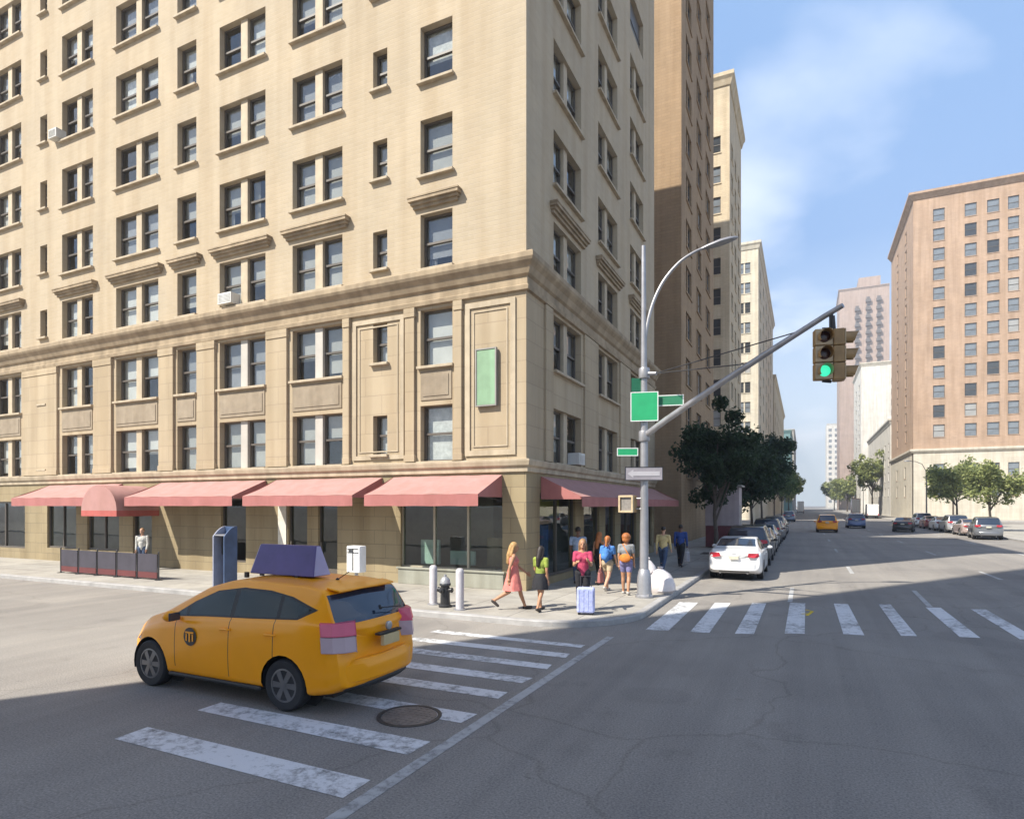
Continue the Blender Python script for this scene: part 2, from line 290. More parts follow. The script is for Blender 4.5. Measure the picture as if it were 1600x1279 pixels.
# ------------------------------------------------------------------ ground
YW, XW = 16.34, -7.29          # planes of the corner building's two fronts
KX, KY = -3.36, 12.2           # kerb lines of avenue and cross street
def struct(mb, name, mats, **k):
    o = mb.build(name, mats, **k); o['kind'] = 'structure'; return o
g = MB(); g.quad((-2500, -600, 0), (2500, -600, 0), (2500, 4500, 0), (-2500, 4500, 0)); struct(g, 'road', M['asphalt'])
def slab(name, poly, h=.13, kw=.18):
    """sidewalk slab with a granite kerb strip round its edge"""
    n = len(poly); cx = sum(p[0] for p in poly) / n; cy = sum(p[1] for p in poly) / n
    inner = []
    for i in range(n):
        a, b, c = Vector(poly[i - 1]), Vector(poly[i]), Vector(poly[(i + 1) % n])
        d1 = (b - a).normalized(); d2 = (c - b).normalized(); n1 = Vector((-d1.y, d1.x)); n2 = Vector((-d2.y, d2.x)); m_ = (n1 + n2).normalized()
        inner.append(b + m_ * kw / max(.3, m_.dot(n1)))
    k = MB(); vs = [(x, y, -.05) for x, y in poly] + [(x, y, h - .02) for x, y in poly]
    cen = [(p[0] * .88 + q[0] * .12, p[1] * .88 + q[1] * .12) for p, q in zip(poly, inner)]
    vs += [(x, y, h) for x, y in cen] + [(q[0], q[1], h) for q in inner]
    fs = [(r * n + i, r * n + (i + 1) % n, (r + 1) * n + (i + 1) % n, (r + 1) * n + i) for r in range(3) for i in range(n)]
    k.add(vs, fs); struct(k, 'kerb', M['kerb'])
    s = MB(); s.add([(q[0], q[1], h - .003) for q in inner], [tuple(range(n))]); struct(s, name, M['paving'])
arc = lambda cx, cy, r, a0, a1, n=10: [(cx + r * math.cos(R_(a0 + (a1 - a0) * i / n)), cy + r * math.sin(R_(a0 + (a1 - a0) * i / n))) for i in range(n + 1)]
slab('sidewalk', [(-110, KY)] + arc(KX - 2.2, KY + 2.2, 2.2, -90, 0) + [(KX, 84), (-110, 84)])
slab('sidewalk', [(-110, 106)] + arc(KX - 2.2, 108.2, 2.2, -90, 0) + [(KX, 900), (-110, 900)])
slab('sidewalk', [(14.2, 900), (14.2, 126)] + arc(16.4, 126, 2.2, 180, 270)[1:] + [(130, 123.8), (130, 900)])
slab('sidewalk', [(14.2, 104), (14.2, 22)] + arc(16.4, 22, 2.2, 180, 270)[1:] + [(130, 19.8), (130, 104)])
slab('sidewalk', [(-110, -60), (KX, -60), (KX, -2.7)] + arc(KX - 2.2, -2.7, 2.2, 0, 90)[1:] + [(-110, -.5)])
# markings: worn stripes, one painted surface per crossing
def stripe(mb, p, j=.015):
    mb.add([(x + random.uniform(-j, j), y + random.uniform(-j, j), .004) for x, y in p], [(0, 1, 2, 3)])
s = MB()
for y0, y1 in ((4.34, 4.72), (5.38, 5.74), (6.42, 6.8), (7.42, 7.74), (8.26, 8.56), (9.1, 9.4), (9.95, 10.22), (10.75, 11.0)):
    stripe(s, [(-6.95, y0), (-3.72, y0), (-3.72, y1), (-6.95, y1)], .03)
struct(s, 'crosswalk', M['paint'])
s = MB()
for x0, x1, ya, yb in ((-3.02, -2.58, 12.9, 17.0), (-2.14, -1.78, 13.05, 17.3), (-1.26, -.9, 13.3, 17.7), (-.34, .0, 13.75, 18.15), (.72, 1.06, 14.15, 18.5), (1.74, 2.06, 14.5, 18.85), (2.78, 3.12, 14.85, 18.8), (3.8, 4.14, 15.1, 19.0)):
    stripe(s, [(x0, ya), (x1, ya + .1), (x1, yb + .1), (x0, yb)], .03)
struct(s, 'crosswalk', M['paint'])
s = MB()
stripe(s, [(-3.62, 1.0), (-3.46, 1.0), (-3.4, 11.9), (-3.54, 11.9)], .01)
stripe(s, [(-.42, 18.3), (-.29, 18.3), (-.29, 21.5), (-.42, 21.5)]); stripe(s, [(2.86, 19.0), (3.0, 19.0), (3.1, 22.4), (2.96, 22.4)])
for x in (1.6, 6.2, 10.4):
    for y in range(27, 240, 12): stripe(s, [(x, y), (x + .13, y), (x + .13, y + 3), (x, y + 3)])
struct(s, 'lane_marking', M['paintold'])
s = MB()
for p in (((.05, 16.2), (.18, 16.9)), ((.18, 16.9), (.02, 17.1)), ((.1, 16.5), (-.06, 16.4))):
    a, b = Vector(p[0]), Vector(p[1]); d = (b - a).normalized(); n_ = Vector((-d.y, d.x)) * .035
    s.add([(*(a - n_), .005), (*(b - n_), .005), (*(b + n_), .005), (*(a + n_), .005)], [(0, 1, 2, 3)])
struct(s, 'utility_marking', M['rubberpaint'])
def manhole(loc, r, label):
    t = thing('manhole_cover', label, 'manhole cover', loc)
    rim = MB(); rim.lathe([(r, -.02), (r, .010), (r - .05, .012), (r - .055, -.02)], n=40); rim.build('rim', M['manrim'], t, smooth=True)
    p = MB(); p.lathe([(r - .06, -.02), (r - .06, .008), (.01, .010)], n=40)
    for i in range(-4, 5):
        for j in range(-4, 5):
            x, y = i * r / 5.4, j * r / 5.4
            if x * x + y * y < (r * .78) ** 2: p.box(x - .022, x + .022, y - .022, y + .022, .0085, .014)
    p.build('lid', M['manlid'], t)
M['manrim'] = mat('cast_iron_rim', (.07, .065, .06), .6, .3, var=.3, scale=6)
M['manlid'] = mat('worn_iron_lid', (.20, .175, .155), .55, .2, var=.25, scale=5, bump=.2)
manhole((-4.42, 6.36, 0), .40, 'round brown iron manhole cover on the crosswalk behind the taxi')
# ------------------------------------------------------------------ buildings
class Fac:
    """a facade plane in a building's own coordinates: u runs along it, n points out of it"""
    def __init__(s, o, side):
        s.o = o; s.side = side
        s.u, s.n, s.rz = {'S': ((1, 0), (0, -1), 0), 'E': ((0, 1), (1, 0), R_(90)), 'W': ((0, -1), (-1, 0), R_(-90))}[side]
    def p(s, u, z, d=0): return (s.o[0] + s.u[0] * u + s.n[0] * d, s.o[1] + s.u[1] * u + s.n[1] * d, z)
    def box(s, mb, u0, u1, z0, z1, d0, d1, mi=0):
        P = s.p; mb.hexa([P(u0, z0, d1), P(u1, z0, d1), P(u1, z0, d0), P(u0, z0, d0), P(u0, z1, d1), P(u1, z1, d1), P(u1, z1, d0), P(u0, z1, d0)], mi)
    def wall(s, mb, u0, u1, z0, z1, holes, depth=.22, mi=0, d=0):
        us = sorted({u0, u1} | {h[0] for h in holes} | {h[1] for h in holes}); zs = sorted({z0, z1} | {h[2] for h in holes} | {h[3] for h in holes})
        us = [u for u in us if u0 <= u <= u1]; zs = [z for z in zs if z0 <= z <= z1]
        for a, b in zip(us, us[1:]):
            for c, e in zip(zs, zs[1:]):
                m_, k = (a + b) / 2, (c + e) / 2
                if any(h[0] < m_ < h[1] and h[2] < k < h[3] for h in holes): continue
                mb.quad(s.p(a, c, d), s.p(b, c, d), s.p(b, e, d), s.p(a, e, d), mi)
        for h in holes:
            a, b, c, e = h[:4]
            for q in (((a, c), (b, c)), ((b, c), (b, e)), ((b, e), (a, e)), ((a, e), (a, c))):
                mb.quad(s.p(*q[0], d), s.p(*q[1], d), s.p(*q[1], d - depth), s.p(*q[0], d - depth), mi)
WC = {}
def window_meshes(w, h, kind):
    """frame, pane and sill meshes of a double hung window whose lower left corner is the origin; +y goes into the wall"""
    key = (round(w, 2), round(h, 2), kind)
    if key in WC: return WC[key]
    f = MB(); p = MB(); si = MB(); t = .06; lights = []
    if kind.startswith('pair'):
        mw = .16 if kind == 'pair_thin' else .34 * min(1, w / 2.3)
        half = (w - mw) / 2; lights = [(0, half), (half + mw, w)]
        f.box(half, half + mw, -.10, .10, 0, h, 1)
    else: lights = [(0, w)]
    for a, b in lights:
        f.box(a, a + t, .02, .12, 0, h); f.box(b - t, b, .02, .12, 0, h); f.box(a + t, b - t, .02, .12, h - t, h); f.box(a + t, b - t, .02, .12, 0, t)
        m_ = h * .5
        f.box(a + t, b - t, .0, .10, m_ - .035, m_ + .035)
        p.quad((a + t, .05, m_ + .035), (b - t, .05, m_ + .035), (b - t, .05, h - t), (a + t, .05, h - t))
        p.quad((a + t, .075, t), (b - t, .075, t), (b - t, .075, m_ - .035), (a + t, .075, m_ - .035))
    si.box(-.08, w + .08, -.34, .0, -.09, -.002)
    WC[key] = (f, p, si); return WC[key]
MC = {}
def cached(key, fn):
    if key not in MC: MC[key] = fn()
    return MC[key]
def add_window(root, F, u0, u1, z0, z1, kind, fm, mm, sm, inset=.2, blind=True, sill=True, rnd=random):
    w, h = u1 - u0, z1 - z0; f, p, si = window_meshes(w, h, kind); k = (round(w, 2), round(h, 2), kind, fm, mm)
    fme = cached(('f',) + k, lambda: f.mesh('window', [M[fm], M[mm]])); pme = cached(('p',) + k, lambda: p.mesh('pane', M['pane'], fix=False))
    o = inst('window', fme, root, F.p(u0, z0, -inset), F.rz); inst('pane', pme, o)
    if sill:
        sme = cached(('s',) + k, lambda: si.mesh('sill', M[sm], bevel=.012)); inst('sill', sme, o, (0, inset, 0) if False else (0, 0, 0))
    if blind:
        b = MB(); lights = [(0, w)]
        if kind.startswith('pair'):
            mw = .16 if kind == 'pair_thin' else .34 * min(1, w / 2.3); hf = (w - mw) / 2; lights = [(0, hf), (hf + mw, w)]
        for a, c in lights:
            if rnd.random() < .9:
                z = h * rnd.choice((0, 0, 0, .06, .12, .25, .42, .55)); b.quad((a + .05, .16, z), (c - .05, .16, z), (c - .05, .16, h), (a + .05, .16, h))
            if rnd.random() < .3:
                x = a + .05 + (c - a - .1) * .28
                for i in range(5):
                    xa = a + .05 + (x - a - .05) * i / 5; xb = a + .05 + (x - a - .05) * (i + 1) / 5
                    b.quad((xa, .2 + .04 * (i % 2), 0), (xb, .2 + .04 * ((i + 1) % 2), 0), (xb, .2 + .04 * ((i + 1) % 2), h), (xa, .2 + .04 * (i % 2), h))
        if b.f: b.build('blind', M[rnd.choice(('blind', 'blind', 'blindd', 'blindc', 'blind2'))], o, fix=False)
    return o
def sweep(mb, prof, pts):
    """profile of (outward, height) pairs run along a left to right facade line in plan, mitred at the corners"""
    n = len(prof); rows = []
    for i, p in enumerate(pts):
        p = Vector(p); d1 = (p - Vector(pts[i - 1])).normalized() if i else None; d2 = (Vector(pts[i + 1]) - p).normalized() if i < len(pts) - 1 else None
        n1 = Vector((d1.y, -d1.x)) if d1 else None; n2 = Vector((d2.y, -d2.x)) if d2 else None
        off = n1 if n2 is None else (n2 if n1 is None else (n1 + n2) / (1 + n1.dot(n2)))
        rows.append([(p.x + off.x * a, p.y + off.y * a, z) for a, z in prof])
    vs = [q for r in rows for q in r]
    fs = [(i * n + j, (i + 1) * n + j, (i + 1) * n + (j + 1) % n, i * n + (j + 1) % n) for i in range(len(rows) - 1) for j in range(n)]
    fs += [tuple(range(n)), tuple(range((len(rows) - 1) * n, len(rows) * n))[::-1]]
    mb.add(vs, fs)

# ---- the corner building
LW, RW, HB = 42.0, 16.85, 34.0
B = thing('corner_building', 'large cream brick corner building with salmon awnings and a heavy stone cornice', 'building', (XW, YW, 0))
FL = Fac((0, 0), 'S'); FR = Fac((0, 0), 'E')
X = lambda x: x - XW
Y = lambda y: y - YW
rows = [(3.99, 5.74), (6.97, 8.75), (10.02, 11.75), (12.95, 14.72), (15.9, 17.65), (18.9, 20.65), (21.85, 23.6), (24.85, 26.6), (27.85, 29.6), (30.8, 32.5)]
colsL = [(-10.94, -9.77, 'one'), (-12.79, -12.22, 'slit'), (-16.31, -14.07, 'pair'), (-19.98, -17.61, 'pair'), (-22.36, -21.26, 'one'), (-26.2, -23.5, 'pair'), (-30.05, -27.8, 'pair'), (-31.75, -31.2, 'slit'), (-35.6, -33.3, 'pair'), (-39.6, -38.4, 'one'), (-43.5, -41.2, 'pair')]
colsR = [(18.5, 21.2, 'pair'), (23.25, 26.0, 'pair'), (28.15, 30.7, 'pair')]
holesL, holesR, win = [], [], []
for r, (z0, z1) in enumerate(rows):
    for a, b, k in colsL:
        za, zb = (z0 + .28, z1 - .2) if k == 'slit' else (z0, z1)
        holesL.append((X(a), X(b), za, zb)); win.append((FL, X(a), X(b), za, zb, k, r))
    for a, b, k in colsR: holesR.append((Y(a), Y(b), z0, z1)); win.append((FR, Y(a), Y(b), z0, z1, k, r))
wl = MB(); FL.wall(wl, -LW, 0, 8.85, HB, [h for h in holesL if h[2] > 9]); FR.wall(wl, 0, RW, 8.85, HB, [h for h in holesR if h[2] > 9])
wl.quad((-LW, 0, HB), (0, 0, HB), (0, RW, HB), (-LW, RW, HB)); wl.quad((-LW, RW, 0), (0, RW, 0), (0, RW, HB), (-LW, RW, HB)); wl.quad((-LW, 0, 0), (-LW, RW, 0), (-LW, RW, HB), (-LW, 0, HB))
wl.build('wall', M['buff'], B, fix=False)
wl = MB(); FL.wall(wl, -LW, 0, 3.58, 8.85, [h for h in holesL if h[2] < 9]); FR.wall(wl, 0, RW, 3.58, 8.85, [h for h in holesR if h[2] < 9]); wl.build('lower_wall', M['lime'], B, fix=False)
# dark rooms behind the windows
it = MB(); it.quad((-LW, 1.0, 3.7), (-1.0, 1.0, 3.7), (-1.0, 1.0, HB), (-LW, 1.0, HB)); it.quad((-1.0, 1.0, 3.7), (-1.0, RW, 3.7), (-1.0, RW, HB), (-1.0, 1.0, HB))
for r, (z0, z1) in enumerate(rows): it.box(-LW + .1, -.25, .25, RW - .1, z0 - .75, z0 - .5)
it.build('floors_and_inner_wall', M['interior'], B, fix=False)
rw = random.Random(3); shown = []
acs = {(0, 0, 1), (2, 0, 3)}
for F, a, b, z0, z1, k, r in win:
    if (r > 6 and not (F is FL and a < X(-29) and r == 7)) or (F is FL and a < X(-36)): shown.append((F, a, b, z0, z1, k)); continue
    add_window(B, F, a, b, z0, z1, k, 'frame', 'pale_mullion' if r < 2 and F is FL and a > X(-21) else 'trim', 'trim', rnd=rw)
up = MB()
for F, a, b, z0, z1, k in shown:
    F.box(up, a, b, z0, z1, -.26, -.2)
    F.box(up, a, b, (z0 + z1) / 2 - .05, (z0 + z1) / 2 + .05, -.2, -.17)
o = up.build('upper_windows', M['frame'], B); o['kind'] = 'stuff'
# window air conditioners
M['ac'] = mat('white_air_conditioner_case', (.62, .62, .60), .5, var=.1, streak=.2)
def ac(F, u, z, w=.62):
    m = MB(); F.box(m, u, u + w, z, z + .4, -.15, .28)
    for i in range(6): F.box(m, u + .05, u + w - .05, z + .06 + i * .05, z + .08 + i * .05, .28, .295)
    m.build('air_conditioner', M['ac'], B, bevel=.01)
ac(FR, Y(20.2), 4.03); ac(FL, X(-19.75), 10.08, .7); ac(FL, X(-30.6), 19.0, .6)
# sill ledge over the shops and the main cornice
m = MB(); sweep(m, [(.0, 3.58), (.07, 3.60), (.07, 3.72), (.14, 3.78), (.17, 3.90), (.17, 3.95), (.0, 3.985)], [(-LW, 0), (0, 0), (0, RW)]); m.build('shop_ledge', M['trim'], B)
m = MB(); sweep(m, [(0, 8.84), (.10, 8.86), (.12, 8.98), (.06, 9.02), (.06, 9.24), (.14, 9.30), (.22, 9.48), (.33, 9.60), (.37, 9.68), (.37, 9.82), (.30, 9.87), (0, 9.95)], [(-LW, 0), (0, 0), (0, RW)]); m.build('cornice', M['hood'], B)
m = MB(); sweep(m, [(0, HB - .9), (.3, HB - .8), (.9, HB - .2), (.9, HB + .3), (0, HB + .35)], [(-LW, 0), (0, 0), (0, RW)]); m.build('roof_cornice', M['hood'], B)
def hood(F, a, b, z0=11.92, dz=.34):
    m = MB()
    for i, (e, d, za, zb) in enumerate(((.0, .10, 0, .10), (.05, .17, .10, .19), (.10, .25, .19, .29), (.12, .27, .29, dz))): F.box(m, a - .22 - e, b + .22 + e, z0 + za + (.001 if i else 0), z0 + zb, -.02 + .001 * i, d)
    m.build('window_hood', M['hood'], B)
for a, b, k in colsL:
    if k != 'slit': hood(FL, X(a), X(b))
for a, b, k in colsR: hood(FR, Y(a), Y(b))
# pilasters, spandrels and framed panels of the two lower storeys
pl = [(-13.95, -13.72), (-11.47, -11.12), (-9.66, -9.40), (-17.45, -16.5), (-21.1, -20.15), (-23.35, -22.5), (-27.6, -26.4), (-33.0, -30.3)]
for a, b in pl:
    m = MB(); FL.box(m, X(a), X(b), 3.985, 8.84, -.01, .10); FL.box(m, X(a) - .03, X(b) + .03, 8.55, 8.838, -.008, .13); FL.box(m, X(a) - .03, X(b) + .03, 3.986, 4.2, -.008, .13)
    m.build('pilaster', M['lime'], B, bevel=.01)
for a, b in ((16.34 + 1.35, 18.3), (21.45, 23.05), (26.25, 27.95), (30.95, 33.0)):
    m = MB(); FR.box(m, Y(a), Y(b), 3.985, 8.84, -.01, .08); m.build('pilaster', M['lime'], B, bevel=.01)
for a, b, k in colsL:
    if k == 'slit': continue
    m = MB(); FL.box(m, X(a) + .02, X(b) - .02, 5.9, 6.80, -.02, .03); FL.box(m, X(a) + .12, X(b) - .12, 6.02, 6.68, .031, .05); m.build('spandrel_panel', M['spandrel'], B, bevel=.008)
def panel(a, b, z0, z1, t=.16):
    m = MB(); FL.box(m, a, b, z0, z0 + t, -.01, .05); FL.box(m, a, b, z1 - t, z1, -.01, .05); FL.box(m, a, a + t, z0 + t, z1 - t, -.01, .048); FL.box(m, b - t, b, z0 + t, z1 - t, -.01, .048)
    FL.box(m, a + t + .1, b - t - .1, z0 + t + .1, z0 + t + .14, -.01, .025); FL.box(m, a + t + .1, b - t - .1, z1 - t - .14, z1 - t - .1, -.01, .025)
    FL.box(m, a + t + .1, a + t + .14, z0 + t + .14, z1 - t - .14, -.01, .024); FL.box(m, b - t - .14, b - t - .1, z0 + t + .14, z1 - t - .14, -.01, .024)
    m.build('panel_frame', M['trim'], B)
panel(X(-9.3), X(-7.62), 4.1, 8.7); panel(X(-13.6), X(-11.55), 4.1, 8.7, .14)
M['signgreen'] = mat('pale_green_sign_paint', (.24, .40, .25), .6, var=.1, scale=3, streak=.2)
sg = thing('wall_sign', 'pale green upright panel mounted on the cream corner wall above the awnings', 'sign', (XW, YW, 0))
m = MB(); FL.box(m, X(-8.86), X(-8.24), 5.6, 7.24, .06, .12); m.build('panel', M['signgreen'], sg, bevel=.01)
m = MB()
for q in ((-8.9, -8.86, 5.56, 7.28), (-8.24, -8.2, 5.56, 7.28)): FL.box(m, X(q[0]), X(q[1]), q[2], q[3], .04, .14)
FL.box(m, X(-8.86), X(-8.24), 5.56, 5.6, .04, .139); FL.box(m, X(-8.86), X(-8.24), 7.24, 7.28, .04, .139); m.build('frame', M['framegrey'], sg)

# ---- ground floor shop fronts
shopL = [(-11.7, -8.06, .62, 3.0, 3), (-15.14, -14.29, .14, 2.95, 1), (-16.52, -15.63, .14, 2.95, 1), (-19.9, -18.6, .5, 2.9, 1), (-25.1, -23.9, .14, 2.7, 1), (-28.2, -26.0, .7, 2.8, 2), (-31.2, -29.0, .7, 2.8, 2), (-38.5, -33.0, .6, 2.8, 3)]
shopR = [(17.35, 20.6, .35, 3.0, 2), (21.5, 23.4, .55, 3.0, 1), (24.2, 25.6, .14, 2.9, 1), (26.5, 29.2, .5, 3.0, 2), (30.2, 32.6, .5, 3.0, 2)]
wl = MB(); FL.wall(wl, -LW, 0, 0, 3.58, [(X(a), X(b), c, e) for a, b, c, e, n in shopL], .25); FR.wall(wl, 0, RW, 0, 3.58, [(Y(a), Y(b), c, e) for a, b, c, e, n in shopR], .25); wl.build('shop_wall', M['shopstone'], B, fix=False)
it = MB(); it.quad((-LW, 2.2, 0), (-2.2, 2.2, 0), (-2.2, 2.2, 3.6), (-LW, 2.2, 3.6)); it.quad((-2.2, 2.2, 0), (-2.2, RW, 0), (-2.2, RW, 3.6), (-2.2, 2.2, 3.6)); it.quad((-LW, .3, 3.4), (-.3, .3, 3.4), (-.3, RW, 3.4), (-LW, RW, 3.4)); it.quad((-LW, .3, .1), (-.3, .3, .1), (-.3, RW, .1), (-LW, RW, .1))
it.build('shop_interior', M['interior'], B, fix=False)
M['shopframe'] = mat('cream_shop_frame', (.42, .38, .29), .55, var=.12, streak=.15)
def shopfront(F, a, b, z0, z1, n, fm, nm):
    f = MB(); p = MB(); t = .06
    F.box(f, a, b, z0, z0 + .08, -.2, -.08); F.box(f, a, b, z1 - .08, z1, -.2, -.08)
    for i in range(n + 1):
        u = a + (b - a) * i / n; F.box(f, max(a, u - t / 2), min(b, u + t / 2), z0 + .08, z1 - .08, -.195, -.085)
    if nm == 'door':
        F.box(f, a, b, z0 + .08, z0 + .3, -.19, -.1); F.box(f, a + .08, a + .12, 1.0, 1.35, -.085, -.03)
    o = f.build(nm, M[fm], B)
    F_p = p; F_p.quad(F.p(a, z0, -.14), F.p(b, z0, -.14), F.p(b, z1, -.14), F.p(a, z1, -.14)); p.build('pane', M['shopglass'], o, fix=False)
for i, (a, b, c, e, n) in enumerate(shopL): shopfront(FL, X(a), X(b), c, e, n, 'shopframe' if i == 0 else 'frame', 'door' if c < .2 else 'shop_window')
for i, (a, b, c, e, n) in enumerate(shopR): shopfront(FR, Y(a), Y(b), c, e, n, 'frame', 'door' if c < .2 else 'shop_window')
# stall riser under the corner window, and goods behind the glass
M['riser'] = mat('grey_green_stall_riser', (.30, .30, .25), .7, var=.12, streak=.2)
m = MB(); FL.box(m, X(-11.75), X(-8.0), .13, .60, -.01, .07); FL.box(m, X(-11.8), X(-7.95), .601, .66, -.01, .11); m.build('stall_riser', M['riser'], B, bevel=.01)
M['sunpatch'] = mat('painted_sun_patch', (.6, .57, .5), .9, var=.15, scale=4)
M['goodsblue'] = mat('blue_display_cloth', (.10, .16, .34), .8, var=.2); M['goodsyellow'] = mat('olive_yellow_display_board', (.42, .38, .10), .7, var=.15); M['goodspale'] = mat('pale_mint_display', (.5, .62, .55), .7, var=.15)
def display(F, items):
    for u0, u1, z0, z1, d, mm in items:
        m = MB(); F.box(m, u0, u1, z0, z1, -d - .12, -d); m.build('window_display', M[mm], B, bevel=.02)
display(FR, [(Y(17.7), Y(20.3), 2.25, 2.85, .5, 'goodsyellow'), (Y(18.0), Y(18.5), .5, 1.9, .7, 'goodsblue'), (Y(19.2), Y(19.8), .5, 1.95, .7, 'goodsblue'), (Y(21.8), Y(22.8), 1.3, 2.4, .6, 'goodspale'), (Y(26.9), Y(27.7), .6, 2.1, .6, 'goodspale'), (Y(30.8), Y(31.6), .6, 2.2, .6, 'goodsblue')])
display(FL, [(X(-11.4), X(-10.7), .7, 1.5, .7, 'goodspale'), (X(-10.4), X(-9.5), .7, 1.15, .9, 'goodspale'), (X(-9.0), X(-8.4), .7, 1.6, .8, 'spandrel')])
m = MB()
for k in range(7): FL.box(m, X(-16.95) + k * .055, X(-16.95) + k * .055 + .05, .9 + k * .05, 2.9, .02 + (k % 2) * .015, .05)
m.build('sun_patch_strip', M['sunpatch'], B)  # pale slanted strip on the wall imitates sunlight falling between the awnings
# ---- awnings
def awning(F, a, b, ztop=3.52, zf=2.93, depth=1.5, val=.33, mt='awn', mv='awnv', ribs=4, close=True):
    top = MB(); nu, nd = max(8, int((b - a) * 5)), 8
    P = lambda i, j: F.p(a + (b - a) * i / nu, ztop + (zf - ztop) * (j / nd) - .035 * math.sin(math.pi * j / nd) - .005 * math.cos(2 * math.pi * ribs * i / nu), .02 + (depth - .02) * j / nd)
    vs = [P(i, j) for j in range(nd + 1) for i in range(nu + 1)]; w = nu + 1
    top.add(vs, [(j * w + i, j * w + i + 1, (j + 1) * w + i + 1, (j + 1) * w + i) for j in range(nd) for i in range(nu)])
    if close:
        for u in (a, b): top.add([F.p(u, ztop, .02), F.p(u, zf, depth), F.p(u, zf - .08, depth - .02), F.p(u, zf - .08, .02)], [(0, 1, 2, 3)], 1)
    o = top.build('awning', [M[mt], M[mv]], B, smooth=True)
    v = MB(); vs = []
    for r, dz in enumerate((0, -val * .5, -val)):
        for i in range(nu * 2 + 1):
            q = i / (nu * 2); wave = .004 * math.sin(q * (b - a) * 5) * r; vs.append(F.p(a + (b - a) * q, zf - .005 + dz - (.0 if r < 2 else .004 * math.sin(q * 23)), depth + .004 + wave))
    w = nu * 2 + 1; v.add(vs, [(r * w + i, r * w + i + 1, (r + 1) * w + i + 1, (r + 1) * w + i) for r in range(2) for i in range(nu * 2)]); v.build('valance', M[mv], o, smooth=True)
    bar = MB(); bar.tube([F.p(a, zf - .03, depth - .03), F.p(b, zf - .03, depth - .03)], .02, 8)
    for u in (a + .05, b - .05): bar.tube([F.p(u, 2.75, .03), F.p(u, zf - .03, depth - .03)], .016, 8)
    bar.build('awning_bar', M['darkmetal'], o, smooth=True)
    return o
awning(FL, X(-11.95), X(-8.06)); awning(FL, X(-17.05), X(-12.4)); awning(FL, X(-23.3), X(-17.55), ribs=5)
awning(FL, X(-31.0), X(-25.75)); awning(FR, Y(17.4), Y(32.9), 3.5, 2.88, 1.33, .3, 'awn', 'awnv', ribs=10)
# barrel entrance canopy between two awnings
a, b = X(-25.62), X(-23.42); r = (b - a) / 2; cu = (a + b) / 2; n = 18
arcp = [(cu - r * math.cos(math.pi * i / n), 2.42 + .98 * math.sin(math.pi * i / n)) for i in range(n + 1)]
m = MB(); w = n + 1
vs = [FL.p(u, z, .02) for u, z in arcp] + [FL.p(u, z, 1.72) for u, z in arcp]; m.add(vs, [(i, i + 1, w + i + 1, w + i) for i in range(n)])
vs = [FL.p(u, z, 1.721) for u, z in arcp]; m.add(vs, [tuple(range(w))])
can = m.build('entrance_canopy', M['awn'], B, smooth=True, fix=False)
m = MB(); m.add([FL.p(a, 2.42, 1.722), FL.p(b, 2.42, 1.722), FL.p(b, 2.2, 1.722), FL.p(a, 2.2, 1.722)], [(0, 1, 2, 3)])
for u in (a, b): m.add([FL.p(u, 2.42, 1.722), FL.p(u, 2.42, .02), FL.p(u, 2.2, .02), FL.p(u, 2.2, 1.722)], [(0, 1, 2, 3)])
m.build('valance', M['awnred'], can, fix=False)

# ---- other buildings
M['darkglass'] = mat('dark_reflecting_glass', (.045, .05, .055), .09, var=.4, scale=.35, spec=.8)
M['greyglass'] = mat('pale_reflecting_glass', (.16, .18, .2), .1, var=.35, scale=.4, spec=.8)
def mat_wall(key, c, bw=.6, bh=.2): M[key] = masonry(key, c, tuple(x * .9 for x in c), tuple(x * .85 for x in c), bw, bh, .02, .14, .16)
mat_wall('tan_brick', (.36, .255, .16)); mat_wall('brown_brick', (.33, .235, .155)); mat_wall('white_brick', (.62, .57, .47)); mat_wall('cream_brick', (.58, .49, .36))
mat_wall('orange_brick', (.455, .325, .24)); mat_wall('pale_stone', (.60, .56, .48), 1.4, .7); mat_wall('pink_brick', (.42, .325, .285)); mat_wall('white_tower', (.68, .66, .62), 1.6, 1.6); mat_wall('teal_panel', (.18, .30, .31), 1.5, 1.8); mat_wall('grey_stone', (.42, .40, .37))
